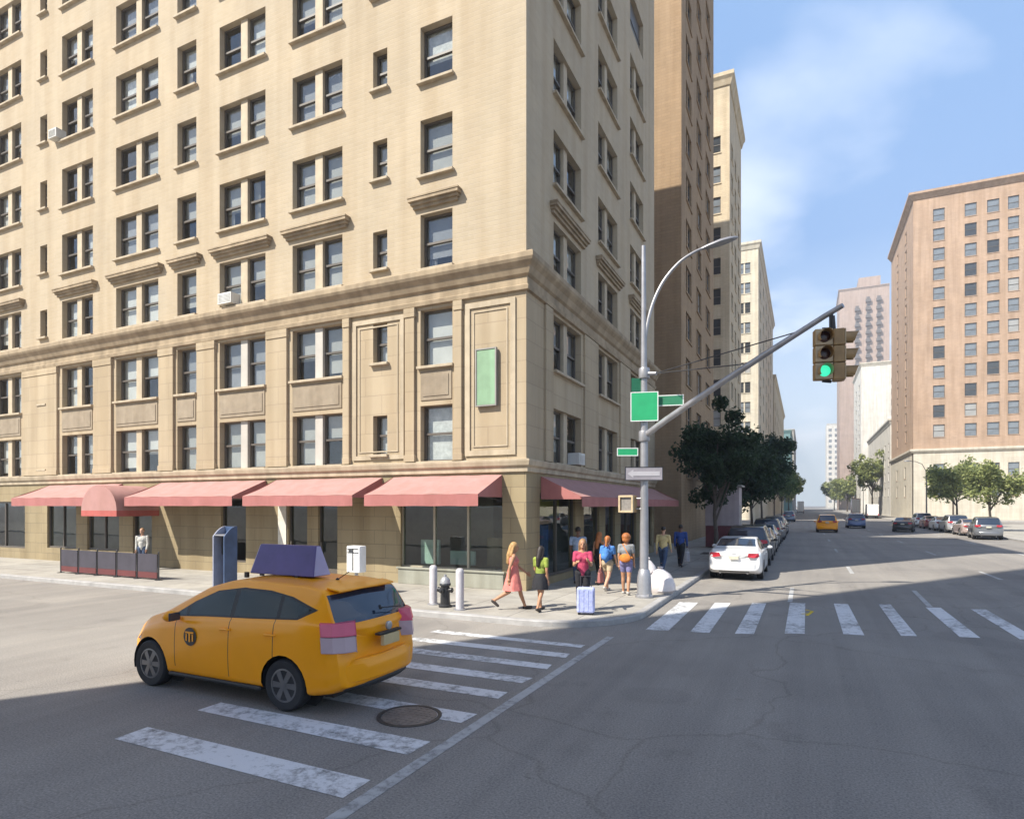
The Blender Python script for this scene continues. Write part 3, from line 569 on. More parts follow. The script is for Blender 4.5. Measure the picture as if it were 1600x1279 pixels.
def tower(name, label, x0, x1, y0, y1, H, wall, S=(), E=(), Wc=(), floors=None, fz=(4.2, 3.3, 1.75), kind='pair', glassm='darkglass', cat='building', base=None, parapet=.5, skipS=None, mull=None):
    """S, E, Wc list the (u0, u1) window columns of the south, east and west fronts in world coordinates"""
    right = bool(Wc); ox = x0 if right else x1
    root = thing(name, label, cat, (ox, y0, 0))
    FS = Fac((0, 0), 'S'); FE = Fac((0, 0), 'E'); FW = Fac((0, 0), 'W')
    n = floors or int((H - fz[0] - 1.5) / fz[1]); zs = [(fz[0] + i * fz[1], fz[0] + i * fz[1] + fz[2]) for i in range(n)]
    hS = [(a - ox, b - ox, z0, z1) for a, b in S for i, (z0, z1) in enumerate(zs) if not (skipS and skipS(i))]
    hE = [(a - y0, b - y0, z0, z1) for a, b in E for z0, z1 in zs]; hW = [(-(b - y0), -(a - y0), z0, z1) for a, b in Wc for z0, z1 in zs]
    mb = MB(); lo = base[0] if base else 0
    def side(F, u0, u1, hh, mi=0):
        F.wall(mb, u0, u1, lo, H, [h for h in hh if h[2] >= lo], .16); 
    side(FS, x0 - ox, x1 - ox, hS)
    D = y1 - y0
    if right: side(FW, -D, 0, hW); mb.quad((x1 - ox, 0, lo), (x1 - ox, D, lo), (x1 - ox, D, H), (x1 - ox, 0, H))
    else: side(FE, 0, D, hE); mb.quad((x0 - ox, 0, lo), (x0 - ox, D, lo), (x0 - ox, D, H), (x0 - ox, 0, H))
    mb.quad((x0 - ox, D, 0), (x1 - ox, D, 0), (x1 - ox, D, H), (x0 - ox, D, H)); mb.quad((x0 - ox, 0, H), (x1 - ox, 0, H), (x1 - ox, D, H), (x0 - ox, D, H))
    mb.build('wall', M[wall], root, fix=False)
    if base:
        bb = MB(); bh = [h for h in hS + [] if h[2] < lo]; FS.wall(bb, x0 - ox, x1 - ox, 0, lo, [h for h in hS if h[3] < lo], .16, d=.15)
        if right: FW.wall(bb, -D, 0, 0, lo, [h for h in hW if h[3] < lo], .16, d=.15)
        else: FE.wall(bb, 0, D, 0, lo, [h for h in hE if h[3] < lo], .16, d=.15)
        bb.build('stone_base', M[base[1]], root, fix=False)
        lg = MB(); line = [(x0 - ox, D), (x0 - ox, 0), (x1 - ox, 0)] if right else [(x0 - ox, 0), (x1 - ox, 0), (x1 - ox, D)]
        sweep(lg, [(0, lo - .5), (.35, lo - .4), (.55, lo - .1), (.55, lo + .25), (0, lo + .3)], line); lg.build('base_cornice', M[base[1]], root)
    pr = MB(); line = [(x0 - ox, D), (x0 - ox, 0), (x1 - ox, 0)] if right else [(x0 - ox, 0), (x1 - ox, 0), (x1 - ox, D)]
    sweep(pr, [(0, H - .9), (.12, H - .85), (parapet * .6, H - .3), (parapet, H), (parapet, H + .4), (0, H + .5)], line); pr.build('parapet', M[wall] if not mull else M[mull], root)
    vr = random.Random(len(label)); M.setdefault('paleglass', mat('drawn_blind_behind_glass', (.30, .30, .29), .3, var=.2, scale=.5, spec=.7)); kinds = [glassm] * 5 + ['darkglass', 'greyglass', 'greyglass', 'paleglass']
    def wmesh(w, h):
        gm = vr.choice(kinds)
        def f():
            m = MB(); t = .07; m.quad((t, .05, t), (w - t, .05, t), (w - t, .05, h - t), (t, .05, h - t), 1)
            for q in ((0, t, 0, h), (w - t, w, 0, h), (t, w - t, 0, t), (t, w - t, h - t, h), (t, w - t, h / 2 - .04, h / 2 + .04)): m.box(q[0], q[1], 0, .1, q[2], q[3])
            if kind == 'pair' and w > 1.5: m.box(w / 2 - .12, w / 2 + .12, -.06, .1, t, h - t, 2)
            m.box(-.05, w + .05, -.22, -.0, -.12, -.003, 2)
            return m.mesh('window', [M['frame'], M[gm], M[wall]])
        return cached(('tw', round(w, 2), round(h, 2), kind, gm, wall), f)
    for F, hh in ((FS, hS), (FE, hE), (FW, hW)):
        for a, b, z0, z1 in hh: inst('window', wmesh(b - a, z1 - z0), root, F.p(a, z0, -.14 + (.15 if base and z1 < lo else 0)), F.rz)
    return root
A = 'avenue'
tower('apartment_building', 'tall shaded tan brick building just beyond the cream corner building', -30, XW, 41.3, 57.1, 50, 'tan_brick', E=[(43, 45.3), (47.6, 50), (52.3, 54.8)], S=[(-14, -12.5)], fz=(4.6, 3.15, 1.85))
tower('apartment_building', 'narrow building with a sunlit cream upper end behind the shaded tan brick building', -30, XW, 70.1, 83.4, 48.8, 'cream_brick', E=[(71.8, 73.6), (75.4, 77.2), (79.2, 81.2)], S=[(-9.6, -8.2), (-13, -11.6)], fz=(4.6, 3.3, 1.8))
tower('apartment_building', 'white fronted apartment building with windows on its sunlit end, beyond the side street', -34, XW, 116, 171, 48.5, 'white_brick', E=[(120 + i * 9.6, 123 + i * 9.6) for i in range(5)], S=[(-10.6, -8.6), (-14.6, -12.6)], fz=(5, 3.5, 1.9), glassm='greyglass', mull='pale_stone')
tower('apartment_building', 'lower tan building with a flat roof behind the white fronted one', -30, XW, 178, 262, 37, 'cream_brick', E=[(184 + i * 12, 187 + i * 12) for i in range(6)], fz=(5, 4, 2.1))
tower('office_building', 'blue green glass building far down the left side of the avenue', -26, -5.4, 284, 330, 34, 'teal_panel', E=[(288 + i * 10, 295 + i * 10) for i in range(4)], S=[(-11, -7), (-17, -13)], fz=(4, 5, 3.2), kind='one', glassm='greyglass')
tower('office_building', 'pale grey building with small windows farthest down the left side of the avenue', -40, -5.0, 352, 440, 42, 'grey_stone', S=[(-10, -7), (-16, -13)], E=[(360 + i * 14, 365 + i * 14) for i in range(5)], fz=(5, 5, 2.6), kind='one', glassm='greyglass')
tower('apartment_building', 'orange brick building with rows of square windows over a pale stone base', 18.4, 46, 136.5, 168.7, 60.5, 'orange_brick', S=[(21.5, 23.3), (26.3, 28.1), (29.6, 31.4), (32.6, 34.2), (37, 38.8)], Wc=[(145, 146.8), (157, 158.8)], fz=(4.4, 3.62, 2.3), kind='one', glassm='greyglass', base=(12.9, 'pale_stone'), parapet=.8)
tower('row_building', 'low white building with small dark windows along the avenue left of the orange brick one', 18.4, 36, 170.5, 226, 22.8, 'white_tower', S=[], Wc=[(173 + i * 7.2, 175 + i * 7.2) for i in range(7)], fz=(5, 3.6, 2.0), kind='one')
tower('apartment_tower', 'pale white high rise with stacked grey windows standing before the pink tower', 19.0, 37.5, 262, 300, 55, 'white_tower', S=[(28.5, 33.5)], Wc=[(270, 274), (285, 289)], fz=(5, 3.8, 2.2), kind='one', glassm='greyglass', mull='pale_stone')
PT = tower('apartment_tower', 'tall pink brick tower with dark balconies and a penthouse block on its roof', 18.5, 43.5, 407, 440, 128, 'pink_brick', S=[], Wc=[(411, 414), (420, 423), (430, 433)], fz=(6, 4.4, 2.2), floors=26, kind='one', parapet=.6)
m = MB(); m.box(10, 21, 4, 20, 128, 135); m.build('penthouse', M['pink_brick'], PT)
M['balc'] = mat('dark_balcony_front', (.10, .09, .09), .7, var=.3)
for i in range(25):
    for u in (9.0, 14.5, 19.8):
        if i < 24 or u != 9.0:
            mb = MB(); mb.box(u - 1.3, u + 1.3, -1.5, -.02, 10 + i * 4.55, 11.5 + i * 4.55); mb.box(u - .9, u + .9, -.1, .05, 11.5 + i * 4.55, 13.2 + i * 4.55)
            mb.build('balcony', M['balc'], PT)
tower('apartment_tower', 'faint white tower far away between the pink tower and the left buildings', 22, 40, 760, 800, 92, 'white_tower', S=[(24, 27), (30, 33)], fz=(6, 6, 3), kind='one', glassm='greyglass')
# the tower across the cross street, behind the viewer, whose shade lies over the crossing
tower('apartment_building', 'tall brown brick building across the cross street behind the viewpoint', -15.7, -7.3, -30, -4.6, 58, 'brown_brick', E=[(-27, -24.6), (-20, -17.6), (-13, -10.6)], S=[], fz=(4.6, 3.2, 1.8))
# ------------------------------------------------------------------ vehicles
def carpaint(name, c, metal=.0, rough=.32):
    return mat(name, c, rough, metal, var=.05, scale=1.2, coat=.8)
M['taxi'] = mat('taxi_yellow_orange', (.92, .345, .003), .36, 0, var=.04, scale=1.2, coat=.3, spec=.3)
M['carwhite'] = carpaint('white_car_paint', (.78, .78, .78)); M['cardark'] = carpaint('charcoal_car_paint', (.035, .037, .042), .3); M['cargrey'] = carpaint('grey_car_paint', (.16, .165, .175), .4)
M['carsilver'] = carpaint('silver_car_paint', (.42, .42, .42), .5); M['cartan'] = carpaint('tan_car_paint', (.30, .245, .17), .3); M['carblue'] = carpaint('blue_car_paint', (.07, .11, .24), .2); M['carsteel'] = carpaint('steel_blue_car_paint', (.12, .15, .21), .3)
M['carpink'] = carpaint('pinkish_silver_car_paint', (.45, .36, .33), .3); M['carred'] = carpaint('dull_red_car_paint', (.30, .07, .06)); M['carblack'] = carpaint('black_car_paint', (.012, .012, .014))
M['carglass'] = mat('tinted_car_glass', (.010, .018, .015), .05, var=0, spec=.4)
M['carglassb'] = mat('tinted_rear_glass', (.02, .03, .05), .06, var=0, spec=.9)
M['trimblack'] = mat('black_plastic_trim', (.02, .02, .021), .55, var=.1)
M['rim'] = mat('dull_wheel_cover', (.17, .165, .165), .4, .5, var=.15)
M['lampred'] = mat('red_lamp_lens', (.42, .03, .045), .2, var=.1); M['lamppink'] = mat('pink_red_lamp_lens', (.62, .10, .17), .2, var=.1); M['lampclear'] = mat('mauve_clear_lamp_lens', (.42, .31, .34), .22, var=.1)
M['headlamp'] = mat('clear_head_lamp', (.6, .62, .64), .12, .2, var=.05)
M['plate'] = mat('licence_plate_face', (.55, .42, .22), .5, var=.08, scale=8)
def lerp(tab, x):
    if x <= tab[0][0]: return tab[0][1]
    for (a, p), (b, q) in zip(tab, tab[1:]):
        if x <= b: return p + (q - p) * (x - a) / (b - a)
    return tab[-1][1]
def smooth_tab(tab, xs, k=2):
    v = [lerp(tab, x) for x in xs]
    for _ in range(k): v = [v[0]] + [(v[i - 1] + 2 * v[i] + v[i + 1]) / 4 for i in range(1, len(v) - 1)] + [v[-1]]
    return v
def make_car(name, label, cat, S, paint, group=None, detail=True):
    """S: half width W, stations top/belt/bottom, side glass polygons, wheels. x forward, z up; body is one lofted skin cut along its glass lines"""
    root = thing(name, label, cat, (0, 0, 0), 0, group)
    x0, x1 = S['top'][0][0], S['top'][-1][0]; N = 88 if detail else 64
    xs = [x0 + (x1 - x0) * (.5 - .5 * math.cos(math.pi * i / N)) * .55 + (x1 - x0) * (i / N) * .45 for i in range(N + 1)]
    top = smooth_tab(S['top'], xs); belt = smooth_tab(S['belt'], xs); bot = smooth_tab(S['bot'], xs); W = S['W']
    wid = smooth_tab(S['wid'], xs); rw_ = smooth_tab(S['roofw'], xs)
    grid = []
    NS = 4
    for i, x in enumerate(xs):
        w = W * wid[i]; zb = bot[i]; zt = top[i]; ze = min(belt[i], zt - .012); h = zt - ze; wt = min(rw_[i], w * .95)
        k = min(1, h / .25)
        ctrl = [(0, zb), (.72 * w, zb), (.93 * w, zb + .035), (.985 * w, zb + .16), (w, zb + (ze - zb) * .5), (w * .988, ze - .16 * (ze - zb)), (w * .962, ze - .03), (w * .935, ze),
                (w * .935 + (wt - w * .935) * .42, ze + .46 * h), (w * .935 + (wt - w * .935) * .86, ze + .86 * h), (wt * .93, ze + h * .955), (wt * .55, zt - .012 * k), (0, zt)]
        pts = []
        for j in range(len(ctrl) - 1):
            p0 = ctrl[max(j - 1, 0)]; p1, p2 = ctrl[j], ctrl[j + 1]; p3 = ctrl[min(j + 2, len(ctrl) - 1)]
            for q in range(NS):
                t = q / NS
                cr = lambda a: .5 * (2 * p1[a] + (p2[a] - p0[a]) * t + (2 * p0[a] - 5 * p1[a] + 4 * p2[a] - p3[a]) * t * t + (3 * p1[a] - p0[a] - 3 * p2[a] + p3[a]) * t ** 3)
                sharp = j in (0, 6, 7); pts.append((p1[0] + (p2[0] - p1[0]) * t, p1[1] + (p2[1] - p1[1]) * t) if sharp else (cr(0), cr(1)))
        pts.append(ctrl[-1]); grid.append(pts)
    n = len(grid[0]); bm = bmesh.new(); full = []
    pc = S.get('plan', .16)
    def warp(x, y, z):
        e1 = max(0, (x - (x1 - .7)) / .7); e0 = max(0, ((x0 + .6) - x) / .6); q = (abs(y) / W) ** 2.4
        x2 = x - e1 ** 1.5 * q * pc * 1.5 + e0 ** 1.5 * q * pc
        lean = S.get('tail', 0)
        if e0 > 0 and lean: x2 += e0 * lean * max(0, z - .62)
        return x2
    for i, x in enumerate(xs):
        r = [bm.verts.new((warp(x, y, z), y, z)) for y, z in grid[i]]
        l = [bm.verts.new((warp(x, -y, z), -y, z)) for y, z in grid[i][1:-1]]
        full.append(r + l[::-1])
    ux = bm.faces.layers.float.new('ux'); uv = bm.faces.layers.int.new('uv')
    m_ = len(full[0])
    for i in range(len(full) - 1):
        for k in range(m_):
            f = bm.faces.new((full[i][k], full[i][(k + 1) % m_], full[i + 1][(k + 1) % m_], full[i + 1][k])); f[ux] = (xs[i] + xs[i + 1]) / 2 + 100; f[uv] = k if k < n - 1 else m_ - 1 - k
    for ring, s in ((full[0], 1), (full[-1], -1)):
        cur = ring
        for q, off in ((.93, .022), (.8, .04)):
            cz = sum(v.co.z for v in ring) / m_
            new = [bm.verts.new((v.co.x - s * off * .8, v.co.y * q, cz + (v.co.z - cz) * q)) for v in ring]
            for k in range(m_):
                bm.faces.new((cur[k], cur[(k + 1) % m_], new[(k + 1) % m_], new[k]))
            cur = new
        c = bm.verts.new((sum(v.co.x for v in cur) / m_ - s * .004, 0, sum(v.co.z for v in cur) / m_))
        for k in range(m_): bm.faces.new((cur[k], cur[(k + 1) % m_], c))
    bmesh.ops.recalc_face_normals(bm, faces=bm.faces)
    def cut(poly, ymin=.35, pad=.25):
        xa, xb = min(p[0] for p in poly) - pad, max(p[0] for p in poly) + pad; za, zb = min(p[1] for p in poly) - pad, max(p[1] for p in poly) + pad
        for i in range(len(poly)):
            a, b = Vector(poly[i]), Vector(poly[(i + 1) % len(poly)]); d = b - a
            if d.length < 1e-6: continue
            mx0, mx1, mz0, mz1 = min(a.x, b.x) - .1, max(a.x, b.x) + .1, min(a.y, b.y) - .1, max(a.y, b.y) + .1
            fs = [f for f in bm.faces if abs(f.calc_center_median().y) > ymin and mx0 < f.calc_center_median().x < mx1 and mz0 < f.calc_center_median().z < mz1]
            gm = list({e for f in fs for e in f.edges}) + list({v for f in fs for v in f.verts}) + fs
            bmesh.ops.bisect_plane(bm, geom=gm, dist=1e-5, plane_co=(a.x, 0, a.y), plane_no=(-d.y, 0, d.x))
    def inside(poly, x, z):
        c = False; n_ = len(poly)
        for i in range(n_):
            (xa, za), (xb, zb) = poly[i], poly[(i + 1) % n_]
            if (za > z) != (zb > z) and x < (xb - xa) * (z - za) / (zb - za) + xa: c = not c
        return c
    wr = S['r']; arches = []
    for wx in S['wheels']:
        poly = [(wx + (wr + .055) * math.cos(2 * math.pi * k / 22), wr + (wr + .055) * math.sin(2 * math.pi * k / 22)) for k in range(22)]; arches.append(poly); cut(poly, W * .62)
    for w_ in [S['dlo']] + S['side']: cut(w_)
    for dx in S.get('doors', []):
        xa, za, zb = dx; cut([(xa - .006, za), (xa + .006, za), (xa + .006, zb), (xa - .006, zb)], W * .6)
    # sort faces into parts
    parts = {}
    dele = []
    for f in bm.faces:
        c = f.calc_center_median(); nn = f.normal; key = 'body'
        if any(inside(a, c.x, c.z) for a in arches) and abs(c.y) > W * .66: dele.append(f); continue
        if abs(c.y) > .35 and abs(nn.y) > .35:
            for i, w_ in enumerate(S['side']):
                if inside(w_, c.x, c.z): key = ('side', i, c.y > 0)
            if key == 'body' and inside(S['dlo'], c.x, c.z): key = 'window_trim'
            if key == 'body' and any(abs(c.x - d[0]) < .006 and d[1] < c.z < d[2] for d in S.get('doors', [])): key = 'window_trim'
        if key == 'body':
            for nm, (xa, xb, za, lim) in S['ends'].items():
                if f[ux] > 50 and xa < f[ux] - 100 < xb and f[uv] >= 10 * NS - 1: key = nm
        parts.setdefault(key, []).append([tuple(v.co) for v in f.verts])
    def build(nm, polys, m, sm=True, off=0):
        me = bpy.data.meshes.new(nm); idx = {}; vs = []; fs = []
        for p in polys:
            f = []
            for q in p:
                k = (round(q[0], 4), round(q[1], 4), round(q[2], 4))
                if k not in idx: idx[k] = len(vs); vs.append(q)
                f.append(idx[k])
            if len(set(f)) > 2: fs.append(f)
        me.from_pydata(vs, [], fs); me.materials.append(m); b2 = bmesh.new(); b2.from_mesh(me); bmesh.ops.recalc_face_normals(b2, faces=b2.faces)
        b2.to_mesh(me); b2.free(); shade(me, 48); o = bpy.data.objects.new(nm, me); C.objects.link(o); o.parent = root; return o
    body = None
    for k, polys in parts.items():
        if k == 'body': body = build('body', polys, M[paint])
        elif k == 'window_trim': build('window_trim', polys, M['trimblack'])
        elif k == 'windscreen': build('windscreen', polys, M['carglass'])
        elif k == 'rear_window': build('rear_window', polys, M['carglassb'])
        elif k[0] == 'side': build('side_window', polys, M['carglass'])
    bm.free()
    # wheels with dark wells
    tl = W * .985
    for wx in S['wheels']:
        for s in (1, -1):
            wl_ = MB(); wl_.lathe([(wr + .06, -.32), (wr + .06, -.015)], (wx, s * tl if s > 0 else s * tl, wr), 24, 'y') if False else None
            ring = []; nn = 24; yo, yi = s * (tl - .03), s * (tl - .36)
            vs = [(wx + (wr + .056) * math.cos(2 * math.pi * k / nn), y, wr + (wr + .056) * math.sin(2 * math.pi * k / nn)) for y in (yo, yi) for k in range(nn)]
            wl_ = MB(); wl_.add(vs, [(k, (k + 1) % nn, nn + (k + 1) % nn, nn + k) for k in range(nn) if math.sin(2 * math.pi * (k + .5) / nn) > -.25] + [tuple(range(nn, 2 * nn))])
            wl_.build('wheel_well', M['black'], root, fix=False)
            tw = S.get('tw', .2); yc = s * (tl - tw / 2 - .005)
            prof = [(wr * .62, -tw / 2 + .01), (wr * .68, -tw / 2), (wr * .93, -tw / 2), (wr * .985, -tw / 2 + .02), (wr, -tw * .3), (wr, tw * .3), (wr * .985, tw / 2 - .02), (wr * .93, tw / 2), (wr * .68, tw / 2), (wr * .62, tw / 2 - .01)]
            ty = MB(); ty.lathe(prof, (0, 0, 0), 30, 'y'); o = ty.build('wheel', M['black'], root, smooth=True, loc=(wx, yc, wr))
            rm = MB(); a = s * (tw / 2 - .035); b_ = s * (tw / 2 - .005); rr = wr * .65
            rm.lathe([(rr, a - s * .05), (rr, b_), (rr * .9, b_ + s * .004), (rr * .86, a), (rr * .05, a)], (0, 0, 0), 30, 'y')
            for k in range(S.get('spokes', 7)):
                an = 2 * math.pi * k / S.get('spokes', 7); ca, sa = math.cos(an), math.sin(an); 
                P = lambda r, t, y: (r * ca - t * sa, y, r * sa + t * ca)
                rm.hexa([P(rr * .12, -.035, a), P(rr * .9, -.05, a), P(rr * .9, .05, a), P(rr * .12, .035, a), P(rr * .12, -.028, b_ + s * .006), P(rr * .9, -.038, b_ - s * .002), P(rr * .9, .038, b_ - s * .002), P(rr * .12, .028, b_ + s * .006)])
            rm.lathe([(rr * .2, a), (rr * .19, b_ + s * .01), (.005, b_ + s * .014)], (0, 0, 0), 16, 'y')
            rm.build('rim', M['rim'], o, smooth=True)
    ub = MB(); ub.box(x0 + .35, x1 - .35, -W * .7, W * .7, .19, .34); ub.build('underbody', M['black'], root)
    return root, xs, top
def side_y(W, z, zb, belt): return W
def lamp_patch(root, nm, m, x0, pts, th=.05):
    """a lamp: closed solid from a list of (x, y, z) outline points facing backwards or forwards, thickened along +-x"""
    mb = MB(); n = len(pts); s = 1 if x0 > 0 else -1
    vs = [(x + s * .012, y, z) for x, y, z in pts] + [(x - s * th, y * .99, z) for x, y, z in pts]
    mb.add(vs, [tuple(range(n)), tuple(range(n, 2 * n))[::-1]] + [(i, (i + 1) % n, n + (i + 1) % n, n + i) for i in range(n)]); return mb.build(nm, m, root, bevel=.008)
# --- the yellow taxi
TX = dict(W=.875, r=.33, tw=.205, wheels=(-1.17, 1.42), spokes=6, plan=.15, tail=.16,
    top=[(-2.12, 1.08), (-2.08, 1.17), (-1.86, 1.45), (-1.72, 1.54), (-1.3, 1.585), (-.5, 1.61), (.05, 1.585), (.45, 1.48), (1.1, 1.14), (1.22, 1.08), (1.6, .98), (1.88, .86), (2.02, .74), (2.05, .70)],
    belt=[(-2.12, 1.04), (-1.9, 1.14), (-1.4, 1.15), (0, 1.08), (.9, 1.01), (1.2, .96), (1.6, .87), (2.05, .66)],
    bot=[(-2.12, .36), (-1.9, .27), (-1.6, .22), (1.6, .21), (1.9, .24), (2.05, .32)],
    wid=[(-2.12, .90), (-1.95, .96), (-1.5, 1.0), (1.2, 1.0), (1.7, .95), (2.05, .82)],
    roofw=[(-2.12, .78), (-1.8, .69), (-1.4, .65), (0, .63), (.5, .63), (1.1, .72), (1.6, .72), (2.05, .62)],
    dlo=[(1.02, 1.035), (.62, 1.26), (.2, 1.43), (-.3, 1.50), (-.8, 1.49), (-1.2, 1.435), (-1.66, 1.30), (-1.36, 1.165), (-.6, 1.125), (.3, 1.085)],
    side=[[(.66, 1.08), (.66, 1.215), (.55, 1.275), (.2, 1.41), (-.16, 1.465), (-.16, 1.13), (.3, 1.105)], [(.96, 1.05), (.74, 1.175), (.72, 1.075)], [(-.24, 1.135), (-.24, 1.472), (-.8, 1.465), (-1.0, 1.445), (-1.0, 1.165), (-.6, 1.145)], [(-1.06, 1.17), (-1.06, 1.437), (-1.2, 1.405), (-1.56, 1.295), (-1.33, 1.185)]],
    doors=[(.86, .36, 1.03), (-.20, .33, 1.12), (-1.0, .62, 1.15)],
    ends={'windscreen': (.42, 1.12, 1.1, .90), 'rear_window': (-2.09, -1.80, 1.17, .92)})
taxi, xs_, _ = make_car('taxi', 'yellow orange taxi hatchback with a purple roof sign turning over the crosswalk', 'taxi', TX, 'taxi')
def bumper(root, m, xr, W, z0, z1, nm='bumper', plan=.16, out=.05, s=-1):
    b = MB(); vs = []; n = 17; pr = [(0, z0), (out * .8, z0 + .02), (out, (z0 + z1) / 2), (out * .9, z1 - .03), (0, z1 + .02), (-.1, z1 + .02), (-.1, z0)]
    for i in range(n):
        y = -W + 2 * W * i / (n - 1); q = (abs(y) / W) ** 2.6; k = q ** 3
        for d, z in pr: vs.append((xr + s * d * (1 - .55 * k) - s * plan * q - s * .35 * k * (1 if d <= 0 else .3), y * (1.0), z))
    w = len(pr); b.add(vs, [(i * w + j, (i + 1) * w + j, (i + 1) * w + (j + 1) % w, i * w + (j + 1) % w) for i in range(n - 1) for j in range(w)] + [tuple(range(w)), tuple(range((n - 1) * w, n * w))[::-1]])
    return b.build(nm, m, root, smooth=True)
def taxi_details(t, W=.875):
    bumper(t, M['taxi'], -2.13, .80, .40, .66); bumper(t, M['trimblack'], -2.11, .74, .30, .39, 'lower_bumper', out=.03)
    # tail lamps wrap the corners: pink upper lens, mauve lower lens
    for s in (1, -1):
        a = MB(); out_ = [(-1.76, .855), (-1.90, .80), (-2.01, .70), (-2.075, .565)]
        def lens(z0, z1, nm, m, d=0):
            mb = MB(); vs = []
            for x, y in out_:
                vs += [(x - .055 + (z0 - .8) * .05, s * (y + .03), z0), (x - .055 + (z1 - .8) * .13, s * (y + .024 - (z1 - .9) * .05), z1), (x + .08, s * (y - .1), z1), (x + .08, s * (y - .1), z0)]
            n = len(out_); mb.add(vs, [(i * 4 + j, (i + 1) * 4 + j, (i + 1) * 4 + (j + 1) % 4, i * 4 + (j + 1) % 4) for i in range(n - 1) for j in range(4)] + [(0, 1, 2, 3), tuple(range(n * 4 - 4, n * 4))])
            o = mb.build(nm, m, t, bevel=.01); return o
        lens(1.0, 1.16, 'tail_light', M['lamppink']); lens(.80, .995, 'tail_light', M['lampclear'])
    p = MB(); p.box(-2.215, -2.16, -.17, .17, .795, .93); p.build('licence_plate', M['plate'], t, bevel=.006)
    p = MB(); p.box(-2.20, -2.12, -.24, .24, .935, .965); p.build('plate_garnish', M['trimblack'], t, bevel=.008)
    e = MB(); e.lathe([(.055, -.02), (.055, .008), (.045, .012), (.005, .012)], (0, 0, 0), 24, 'x'); o = e.build('tail_emblem', M['carsilver'], t, smooth=True, loc=(-2.17, 0, 1.03)); o.rotation_euler[1] = math.pi
    sp = MB(); vs = [(-1.62, -.58, 1.535), (-1.83, -.57, 1.505), (-1.83, .57, 1.505), (-1.62, .58, 1.535), (-1.62, -.58, 1.563), (-1.82, -.57, 1.532), (-1.82, .57, 1.532), (-1.62, .58, 1.563)]; sp.hexa(vs); sp.build('roof_spoiler', M['taxi'], t, bevel=.012)
    an = MB(); an.tube([(-1.3, .0, 1.585), (-1.5, .0, 1.70)], .006, 6); an.lathe([(.03, 0), (.02, .02), (.005, .03)], (-1.3, 0, 1.58), 10); an.build('antenna', M['trimblack'], t)
    wp = MB(); wp.tube([(-2.03, 0, 1.24), (-2.0, -.02, 1.27)], .02, 8); wp.tube([(-2.03, 0, 1.25), (-2.06, -.4, 1.22)], .008, 6); wp.build('rear_wiper', M['trimblack'], t)
    for s in (1, -1):
        # door mirrors and handles
        m = MB(); m.ell((0, 0, 0), (.085, .11, .075), 14, 10); m.tube([(.02, -s * .16, -.05), (.02, -s * .04, -.03)], .028, 8); m.build('mirror', M['taxi'] if s < 0 else M['taxi'], t, smooth=True, loc=(.78, s * .99, 1.08))
        g_ = MB(); g_.box(-.092, -.07, -.085, .085, -.055, .055); g_.build('mirror_glass', M['carglassb'], t, loc=(.78, s * .99, 1.08), bevel=.01)
        for x in (-.05, -.86):
            h = MB(); h.tube([(x + .0, s * .868, .945), (x - .02, s * .895, .955), (x - .16, s * .895, .96), (x - .18, s * .868, .955)], .014, 8); h.build('door_handle', M['taxi'], t, smooth=True)
        h = MB(); hx = [(1.62, .78, .78), (1.95, .55, .70), (1.98, .55, .60), (1.72, .80, .66)]
        lamp_patch(t, 'headlight', M['headlamp'], 2, [(x + .02, s * y, z) for x, y, z in (hx if s > 0 else hx[::-1])])
        # round black door emblem: a disc with a barred letter T cut of yellow
        em = MB(); em.lathe([(.125, 0), (.125, .004), (.004, .005)], (0, 0, 0), 28, 'y'); o = em.build('door_emblem', M['blackpaint'], t, loc=(.53, s * .884, .80))
        if s > 0: o.rotation_euler[2] = math.pi
        y = s * .8895; sy = -1 if s < 0 else 1
        tb = MB()
        def bar(x0, x1, z0, z1): tb.box(x0, x1, min(y, y + sy * .003), max(y, y + sy * .003), z0, z1)
        bar(.45, .61, .845, .87); bar(.515, .545, .73, .845); bar(.455, .48, .74, .835); bar(.58, .605, .74, .835); tb.build('emblem_letter', M['taxi'], t)
        sk = MB(); sk.box(-.78, 1.0, s * .80 if s > 0 else -.87, .87 if s > 0 else -.80, .215, .27); sk.build('side_skirt', M['trimblack'], t, bevel=.02)
    # roof sign: long purple wedge with pale ends
    rs = MB(); zb = 1.60; L_, w_ = .60, .17; l2, w2 = .53, .04; z2 = 2.02
    rs.hexa([(-L_, -w_, zb), (L_, -w_, zb), (L_, w_, zb), (-L_, w_, zb), (-l2, -w2, z2), (l2, -w2, z2), (l2, w2, z2), (-l2, w2, z2)])
    o = rs.build('roof_sign', M['adpurple'], t, bevel=.01, loc=(-.42, 0, .02))
    for s in (1, -1):
        e = MB(); e.hexa([(s * (L_ + .002), -w_ + .012, zb + .01), (s * (L_ + .012), -w_ + .012, zb + .01), (s * (L_ + .012), w_ - .012, zb + .01), (s * (L_ + .002), w_ - .012, zb + .01), (s * (l2 + .004), -w2 + .006, z2 - .01), (s * (l2 + .012), -w2 + .006, z2 - .01), (s * (l2 + .012), w2 - .006, z2 - .01), (s * (l2 + .004), w2 - .006, z2 - .01)]); e.build('sign_end', M['adlav'], o)
    ft = MB()
    for x in (-.7, .28):
        for y in (-.14, .14): ft.box(x - .03, x + .03, y - .02, y + .02, 1.55, 1.63)
    ft.build('sign_foot', M['trimblack'], t)
M['adpurple'] = mat('purple_sign_panel', (.085, .06, .19), .4, var=.2, scale=2); M['adlav'] = mat('lavender_sign_end', (.34, .31, .47), .45, var=.1)
taxi_details(taxi)
taxi.location = (-7.12, 6.66, 0); taxi.rotation_euler[2] = math.pi
